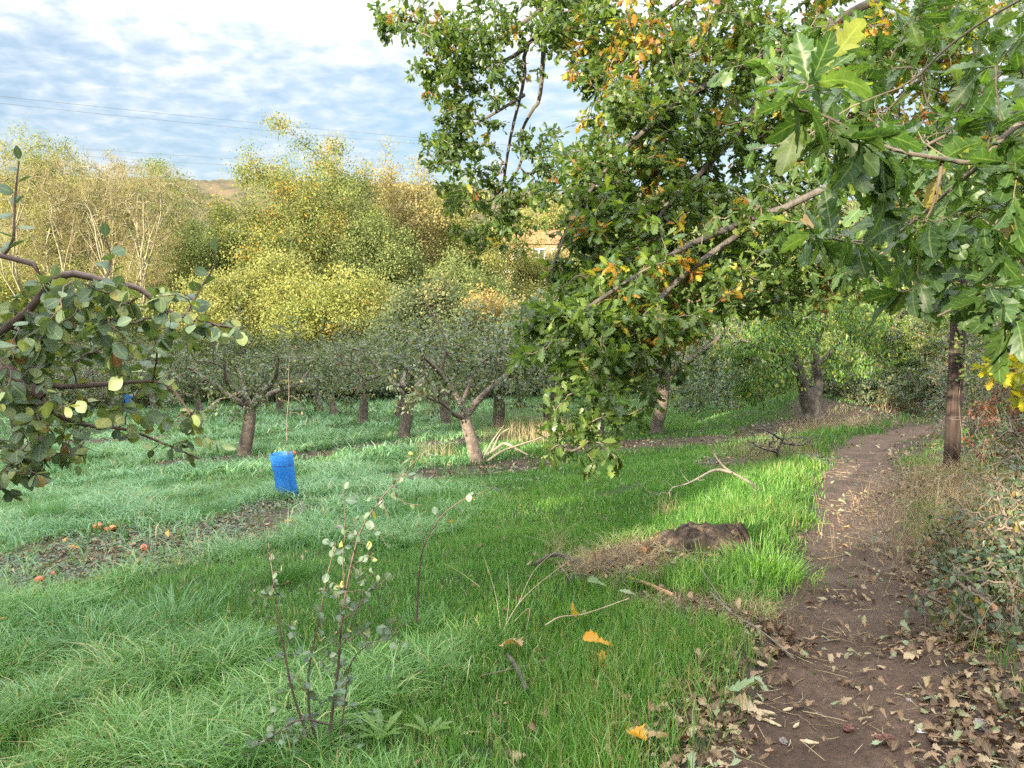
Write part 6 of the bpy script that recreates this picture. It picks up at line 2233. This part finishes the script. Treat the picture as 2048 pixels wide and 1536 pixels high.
AV, AQ = apple_meshes()
APP = [(197, 1060, 9.5, 'larger orange windfall apple beside the pile of three'), (218, 1053, 7.0, 'topmost yellow orange apple of the pile of three'), (226, 1061, 7.5, 'pinkish apple at the front right of the pile of three'), (214, 1062, 6.0, 'small reddish apple under the topmost one of the pile'),
       (288, 1101, 7.8, 'round red orange windfall apple alone at the grass edge'), (254, 1110, 6.8, 'pale yellow windfall apple with a dark hollow'), (79, 1165, 8.6, 'orange windfall apple nearest the viewer at the left'), (103, 1152, 7.0, 'reddish windfall apple just behind the nearest orange one'),
       (588, 908, 5.0, 'small yellow windfall apple beside the top of the blue guard')]
rng = np.random.default_rng(95)
for (u, v, rp_, lab) in APP:
    g = G(u, v + 3)
    rad = rp_ * g[1] / F * 1.0
    root = thing('windfall_apple', g, lab, 'apple', 'windfall apples on the bare earth')
    ax = rng.normal(0, .6, 2)
    R3 = Vector((ax[0], ax[1], 1)).normalized().to_track_quat('Z', 'Y').to_matrix()
    R3 = np.array(R3)
    V = AV.reshape(-1, 3) @ R3.T * rad + g + np.array([0, 0, rad * .9])
    mb = MB()
    mb.add(V, AQ)
    mb.build('fruit', apm, root)
    s = np.array([(0, 0, .55), (.05, .02, .95), (.16, .05, 1.2)]) @ R3.T * rad + g + np.array([0, 0, rad * .9])
    mb = MB()
    tubes(mb, s, np.array([.06, .05, .07]) * rad, 6, cap=True)
    mb.build('stalk', M['darkstick'], root)

# ------------------------------------------------------------------ single leaves that stand out
fl = leaf_mat('orange_fallen_leaf', [(0.0, (0.50, 0.20, 0.03)), (0.5, (0.62, 0.30, 0.035)), (1.0, (0.58, 0.38, 0.10))], .5, .3, .35, True)
tanl = leaf_mat('tan_fallen_leaf', [(0.0, (0.30, 0.19, 0.10)), (0.5, (0.46, 0.32, 0.19)), (1.0, (0.55, 0.42, 0.28))], .6, .2, .3, True)
grn = leaf_mat('pale_green_fallen_leaf', [(0.0, (0.17, 0.24, 0.12)), (1.0, (0.30, 0.38, 0.22))], .5, .2, .4, True)
LEAVES = [(1222, 1328, .14, fl, 'curled half of an orange leaf beside the bright orange one in the near grass'), (1245, 1322, .17, fl, 'bright orange crumpled leaf in the dark near grass'), (1165, 1262, .15, fl, 'narrow orange brown leaf hanging on the pale bent twig'), (1010, 1318, .15, tanl, 'curled yellowish leaf above the grey sawn off stick'),
          (1040, 1312, .14, tanl, 'second curled leaf with an orange tip above the grey sawn off stick'), (1555, 1440, .15, tanl, 'pale split leaf lying on the leaf carpet at the path edge'), (1935, 1412, .14, tanl, 'pale brown oak leaf on the right of the path'), (1862, 1308, .13, tanl, 'light tan oak leaf beside the path under the hedge'),
          (1360, 1512, .17, tanl, 'big tan oak leaf at the bottom of the near grass'), (1468, 1412, .17, grn, 'pale green oak leaf at the border of grass and leaf carpet'), (1225, 1195, .14, grn, 'pale green oak leaf on the grass left of the peeled stick'), (1245, 1205, .14, grn, 'pale green oak leaf overlapping its neighbour left of the peeled stick'),
          (1340, 1105, .13, grn, 'whitish green oak leaf on the front of the rotten stump'), (1360, 1060, .12, tanl, 'brown oak leaf on top of the rotten stump'), (1272, 1500, .15, fl, 'rust orange leaf at the bottom edge under the near grass'), (40, 1258, .15, fl, 'bright orange leaf standing in the grass at the left edge'),
          (12, 1268, .12, fl, 'pale orange leaf at the very left edge of the near grass'), (652, 1003, .12, fl, 'orange leaf on the earth right of the blue tree guard'), (598, 1055, .15, fl, 'orange leaf caught in the grass below the blue tree guard'), (140, 1080, .12, fl, 'orange leaf among the low leaves on the mulched strip'),
          (170, 1103, .12, fl, 'upright orange leaf in the middle of the mulched strip'), (345, 1080, .13, fl, 'deep orange leaf at the right end of the mulched strip'), (322, 930, .10, fl, 'yellow leaf on the earth below the near apple leaves')]
rng = np.random.default_rng(96)
for (u, v, sz, mt, lab) in LEAVES:
    g = G(u, v)
    lift = .015 if (pathdist(g[0], g[1])[1] > -.35) else .085
    if 'stump' in lab:
        q = P(u, v, stump[1] + (-.22 if 'front' in lab else .06))
        g = q
        lift = .01
    if 'mulched' in lab or 'earth' in lab:
        lift = .03
    mb = MB()
    az = rng.uniform(0, 6.28)
    up = .5 if 'upright' in lab or 'standing' in lab or 'hanging' in lab else .12
    put_leaves(mb, [DRYOAK[rng.integers(0, 4)]], [g + np.array([-.3 * sz, 0, lift])], [(math.cos(az) * .8, math.sin(az), up)], [(0.1, -.45, 1)], sz, rng.random(), 0, rng)
    lf = mb.build('fallen_leaf', mt)
    tag(lf, lab, 'leaf', 'single fallen leaves')

# ------------------------------------------------------------------ grass tufts, weeds, stones


def green_tuft(label, c, n, h, sp, seed, w=.005, mat='grass', dew=.4, rn=(.2, .7)):
    rng = np.random.default_rng(seed)
    mb = MB()
    x = c[0] + rng.normal(0, sp, n)
    y = c[1] + rng.normal(0, sp, n)
    az = np.arctan2(y - c[1], x - c[0]) + rng.normal(0, .5, n)
    blades(mb, x, y, h * rng.uniform(.5, 1.2, n), np.full(n, w), az, np.clip(rng.normal(.55, .3, n), .05, 1.4), 3, rng.uniform(rn[0], rn[1], n), np.full(n, dew), face=rng.uniform(0, 6.28, n))
    return tag(mb.build('grass_tuft', M[mat]), label, 'grass tuft', 'tall grass tufts')


green_tuft('tall upright grass tuft at the left, behind the mulched strip', G(92, 1045), 420, .50, .12, 401, .006, dew=.7)
green_tuft('dark rounded grass tuft left of the young shrub', G(572, 1165), 300, .22, .09, 402, .005, dew=0.1, rn=(0, .3))
green_tuft('long arching dewy grass tuft in the left foreground', G(190, 1300), 260, .30, .12, 403, .0065, dew=1)
green_tuft('broad bladed dewy tuft at the lower left corner', G(90, 1440), 180, .28, .10, 404, .007, dew=1)
green_tuft('sprawling dewy tuft in the middle of the left grass', G(330, 1250), 320, .28, .16, 405, .006, dew=1)
green_tuft('bluish dewy tuft beyond the mulched strip', G(215, 1015), 260, .32, .16, 406, .007, dew=1)
green_tuft('arching dewy tuft right of the mulched strip', G(610, 1075), 300, .26, .16, 407, .006, dew=.9)
green_tuft('bright sunlit grass tuft right of the rotten stump', G(1530, 1150), 700, .24, .15, 408, .005, dew=0, rn=(.4, .9))
green_tuft('bright grass tuft on the bank directly behind the stump', G(1480, 1030), 700, .24, .25, 409, .006, dew=0, rn=(.4, .9))


def weed(label, c, n, size, seed):
    rng = np.random.default_rng(seed)
    root = thing('weed', c, label, 'weed', 'broad leaved weeds in the grass')
    a = np.arange(n) * 2.4
    D = np.stack([np.cos(a) * .6, np.sin(a) * .6, np.full(n, .75)], -1)
    mb = MB()
    tm = [strip_leaf([0, .12, .25, .34, .46, .54, .68, .78, .9, 1.0], [.02, .03, .09, .06, .13, .08, .15, .10, .08, .01], [.02, .03, .08, .06, .12, .08, .16, .1, .08, .01], [0, 0, .0, -.03, 0, -.03, 0, -.03, 0, 0], .35, -.35)]
    put_leaves(mb, tm, np.repeat([np.asarray(c) + np.array([0, 0, .01])], n, 0), D, -D * np.array([1, 1, 0]) + np.array([0, 0, .8]), size * rng.uniform(.7, 1.1, n), rng.uniform(.3, .8, n), 0, rng)
    mb.build('leaf_rosette', M['weedleaf'], root)


M['weedleaf'] = leaf_mat('weed_leaf', [(0, (.05, .115, .016)), (.5, (.085, .18, .024)), (1, (.13, .23, .035))], .4, .35, .5, True)
weed('jagged dandelion rosette in the near grass right of the young shrub', G(762, 1490), 8, .15, 411)
weed('broad leaved dock plant right of the dandelion rosette', G(858, 1480), 6, .13, 412)

stone = rough_mat('path_stone', [(0.3, (0.16, 0.13, 0.115)), (0.7, (0.34, 0.30, 0.27))], 12, .5, 50, .8)
whst = rough_mat('white_stone', [(0.3, (0.45, 0.43, 0.41)), (0.7, (0.68, 0.66, 0.64))], 12, .4, 50, .7)
bri = rough_mat('brick_fragment', [(0.3, (0.10, 0.045, 0.036)), (0.7, (0.21, 0.105, 0.080))], 12, .6, 50, .9)
STN = [(1697, 1462, .030, bri, 'dark red brick fragment left of the path middle'), (1778, 1488, .032, bri, 'pale orange brick piece on the near path'), (1842, 1470, .026, whst, 'white stone lying on the near path'), (1868, 1484, .028, bri, 'brick fragment touching the white stone'), (1818, 1408, .022, stone, 'grey stone higher up the near path'), (1756, 1482, .022, bri, 'small brick crumb left of the pale orange piece'),
       (1566, 1488, .022, stone, 'grey stone among the wood chips at the path edge'), (1712, 1022, .026, stone, 'pale stone in the middle of the distant path'), (1965, 1460, .040, stone, 'dark stone under the leaves at the right of the near path')]
rng = np.random.default_rng(97)
for (u, v, r, mt, lab) in STN:
    g = G(u, v)
    n, k = 9, 14
    th = np.linspace(.05, math.pi - .05, n)
    a = np.linspace(0, 2 * math.pi, k, endpoint=False)
    sx = rng.uniform(.8, 1.3, 3) * np.array([1, 1, .6])
    V = np.stack([np.sin(th)[:, None] * np.cos(a)[None], np.sin(th)[:, None] * np.sin(a)[None], np.cos(th)[:, None] + 0 * a[None]], -1).reshape(-1, 3)
    V = np.sign(V) * np.abs(V) ** .7 * (1 + .25 * rng.normal(0, .5, (len(V), 1)))
    V = V * sx * r * .72 + g + np.array([0, 0, r * .35])
    i = np.arange(n - 1)[:, None] * k
    j = np.arange(k)[None]
    q = np.stack([i + j, i + k + j, i + k + (j + 1) % k, i + (j + 1) % k], -1).reshape(-1, 4)
    mb = MB()
    mb.add(V, [q, np.arange(k)[None], np.arange((n - 1) * k, n * k)[None, ::-1]])
    tag(mb.build('stone', mt, smooth=False), lab, 'stone', 'stones and brick bits on the path')

chip = rough_mat('fresh_wood_chip', [(0.3, (0.40, 0.29, 0.17)), (0.7, (0.62, 0.49, 0.32))], 30, .6, 80, .8)
CH = [(1528, 1432, .10, .5, 'longest pale wood chip at the path edge'), (1516, 1416, .05, .9, 'small square wood chip above the longest one'), (1575, 1428, .06, -.4, 'splintered wood chip right of the longest one'), (1618, 1494, .08, .1, 'flat wood chip nearest the bottom edge'), (1545, 1455, .08, .7, 'wood chip just below the longest one'), (1592, 1462, .05, -.7, 'short wood chip among brown leaves right of the others')]
for (u, v, ln, az, lab) in CH:
    g = G(u, v) + np.array([0, 0, .02])
    c, s = math.cos(-az), math.sin(-az)
    mb = MB()
    t = np.linspace(-1, 1, 8)
    wv = .0085 * (1 - .85 * np.abs(t) ** 2.5) * (1 + .25 * rng.normal(0, 1, 8))
    V = []
    tilt = rng.uniform(-.12, .2)
    for x_, y_ in zip(t * ln / 2, wv):
        for yy, zz in ((-y_, 0), (y_, .001), (y_ * .8, .0045), (-y_ * .6, .004)):
            V.append((g[0] + c * x_ - s * yy, g[1] + s * x_ + c * yy, g[2] + zz + tilt * x_ + .1 * yy))
    q = [(4 * i + a, 4 * i + (a + 1) % 4, 4 * i + 4 + (a + 1) % 4, 4 * i + 4 + a) for i in range(7) for a in range(4)]
    mb.add(V, np.array(q + [(3, 2, 1, 0), (28, 29, 30, 31)]))
    tag(mb.build('wood_chip', chip, smooth=False), lab, 'wood chip', 'pale wood chips at the path edge')


# ------------------------------------------------------------------ unseen leaf screen added behind the viewer, carved to shape shade and sun patches
def build_shade_screen():
    rng = np.random.default_rng(500)
    h0 = np.array([math.sin(SUN_AZ), math.cos(SUN_AZ)])         # the way the light travels, on the map
    ac = np.array([math.cos(SUN_AZ), -math.sin(SUN_AZ)])        # across it, to the right
    n = 170000
    wq = rng.uniform(-75, 22, n)
    dp = rng.uniform(-29, -24, n)
    W_ = lambda q: 12.3 + 2.2 * (fbm(q * .35, q * 0, 501) - .5) + 1.2 * (vnoise(q * 1.1, q * 0, 502) - .5)
    top = W_(wq)
    oakgap = sstep(-2.65, -2.25, wq)
    low = 7.0 + 0.9 * sstep(-1.7, -1.1, wq) - 1.1 * sstep(-.45, -.25, wq)
    top = top * (1 - oakgap) + oakgap * (low + 1.2 * (fbm(wq * .9, wq * 0, 503) - .5))
    full = top * (1 - oakgap) + oakgap * 13.0
    z = -1.0 + (full + 1.0) * rng.random(n)
    xy = h0[None] * dp[:, None] + ac[None] * wq[:, None]
    pos = np.stack([xy[:, 0], xy[:, 1], z], -1)
    keep = np.ones(n, bool)
    for (c, r) in LIT:  # leaves cleared along the sun's rays towards each chosen bright spot
        v = c - pos
        t = v @ LDIR
        dist = np.linalg.norm(v - t[:, None] * LDIR, axis=1)
        keep &= dist > r
    keep &= (z < top) | (fbm(wq * 1.25, z * 1.25, 505) > .62)      # broken leaf clusters added to dapple the sun on the oak
    # ragged openings that let flecks of light through
    keep &= ~((fbm(wq * .8, z * .8, 504) > .70) & (wq > -6))
    pos = pos[keep]
    m = len(pos)
    mb = MB()
    put_leaves(mb, KITE, pos, rand_unit(rng, m), rand_unit(rng, m), .5 * rng.uniform(.6, 1.2, m), rng.random(m), 0, rng)
    for q in np.arange(-74, 22, 4.0):
        b = h0 * -27 + ac * (q + rng.normal(0, 1))
        z0 = float(height(b[0], b[1]))
        H = (12.5 if q < -4 else 7.5) - z0
        tubes(mb, smooth_path([(b[0], b[1], z0 - .2), (b[0] + .2, b[1], z0 + H * .5), (b[0], b[1] + .2, z0 + H * .9)], 8), np.linspace(.22, .05, 8), 7, 1)
    kind(mb.build('shade_screen', [M['f_dark'], M['greybark']]), 'stuff')


LIT = [(G(1490, 1000) + np.array([0, 0, .1]), .75), (G(1540, 1110) + np.array([0, 0, .1]), .55), (G(1420, 1040) + np.array([0, 0, .15]), .55), (G(1330, 1030), .3), (G(1560, 1330), .12),
       (G(1160, 990), .25), (G(1200, 975), .2), (G(950, 905) + np.array([0, 0, .3]), .8), (G(870, 890), .9), (G(720, 905), .8), (G(620, 900), .6), (G(1120, 885), .9), (G(808, 870) + np.array([0, 0, .2]), .5), (P(840, 800, 13.5), .4), (P(1310, 800, 18), .5),
       (P(1780, 770, 22), 1.6), (P(1820, 815, 20), .8), (P(1560, 640, 20), 1.4), (P(1700, 640, 24), 2.0), (P(1635, 740, 20.8), .5), (P(1500, 860, 14), .4), (P(1215, 830, 4), .16), (P(1250, 750, 4.3), .2), (P(1900, 850, 10.5), .12)]
build_shade_screen()
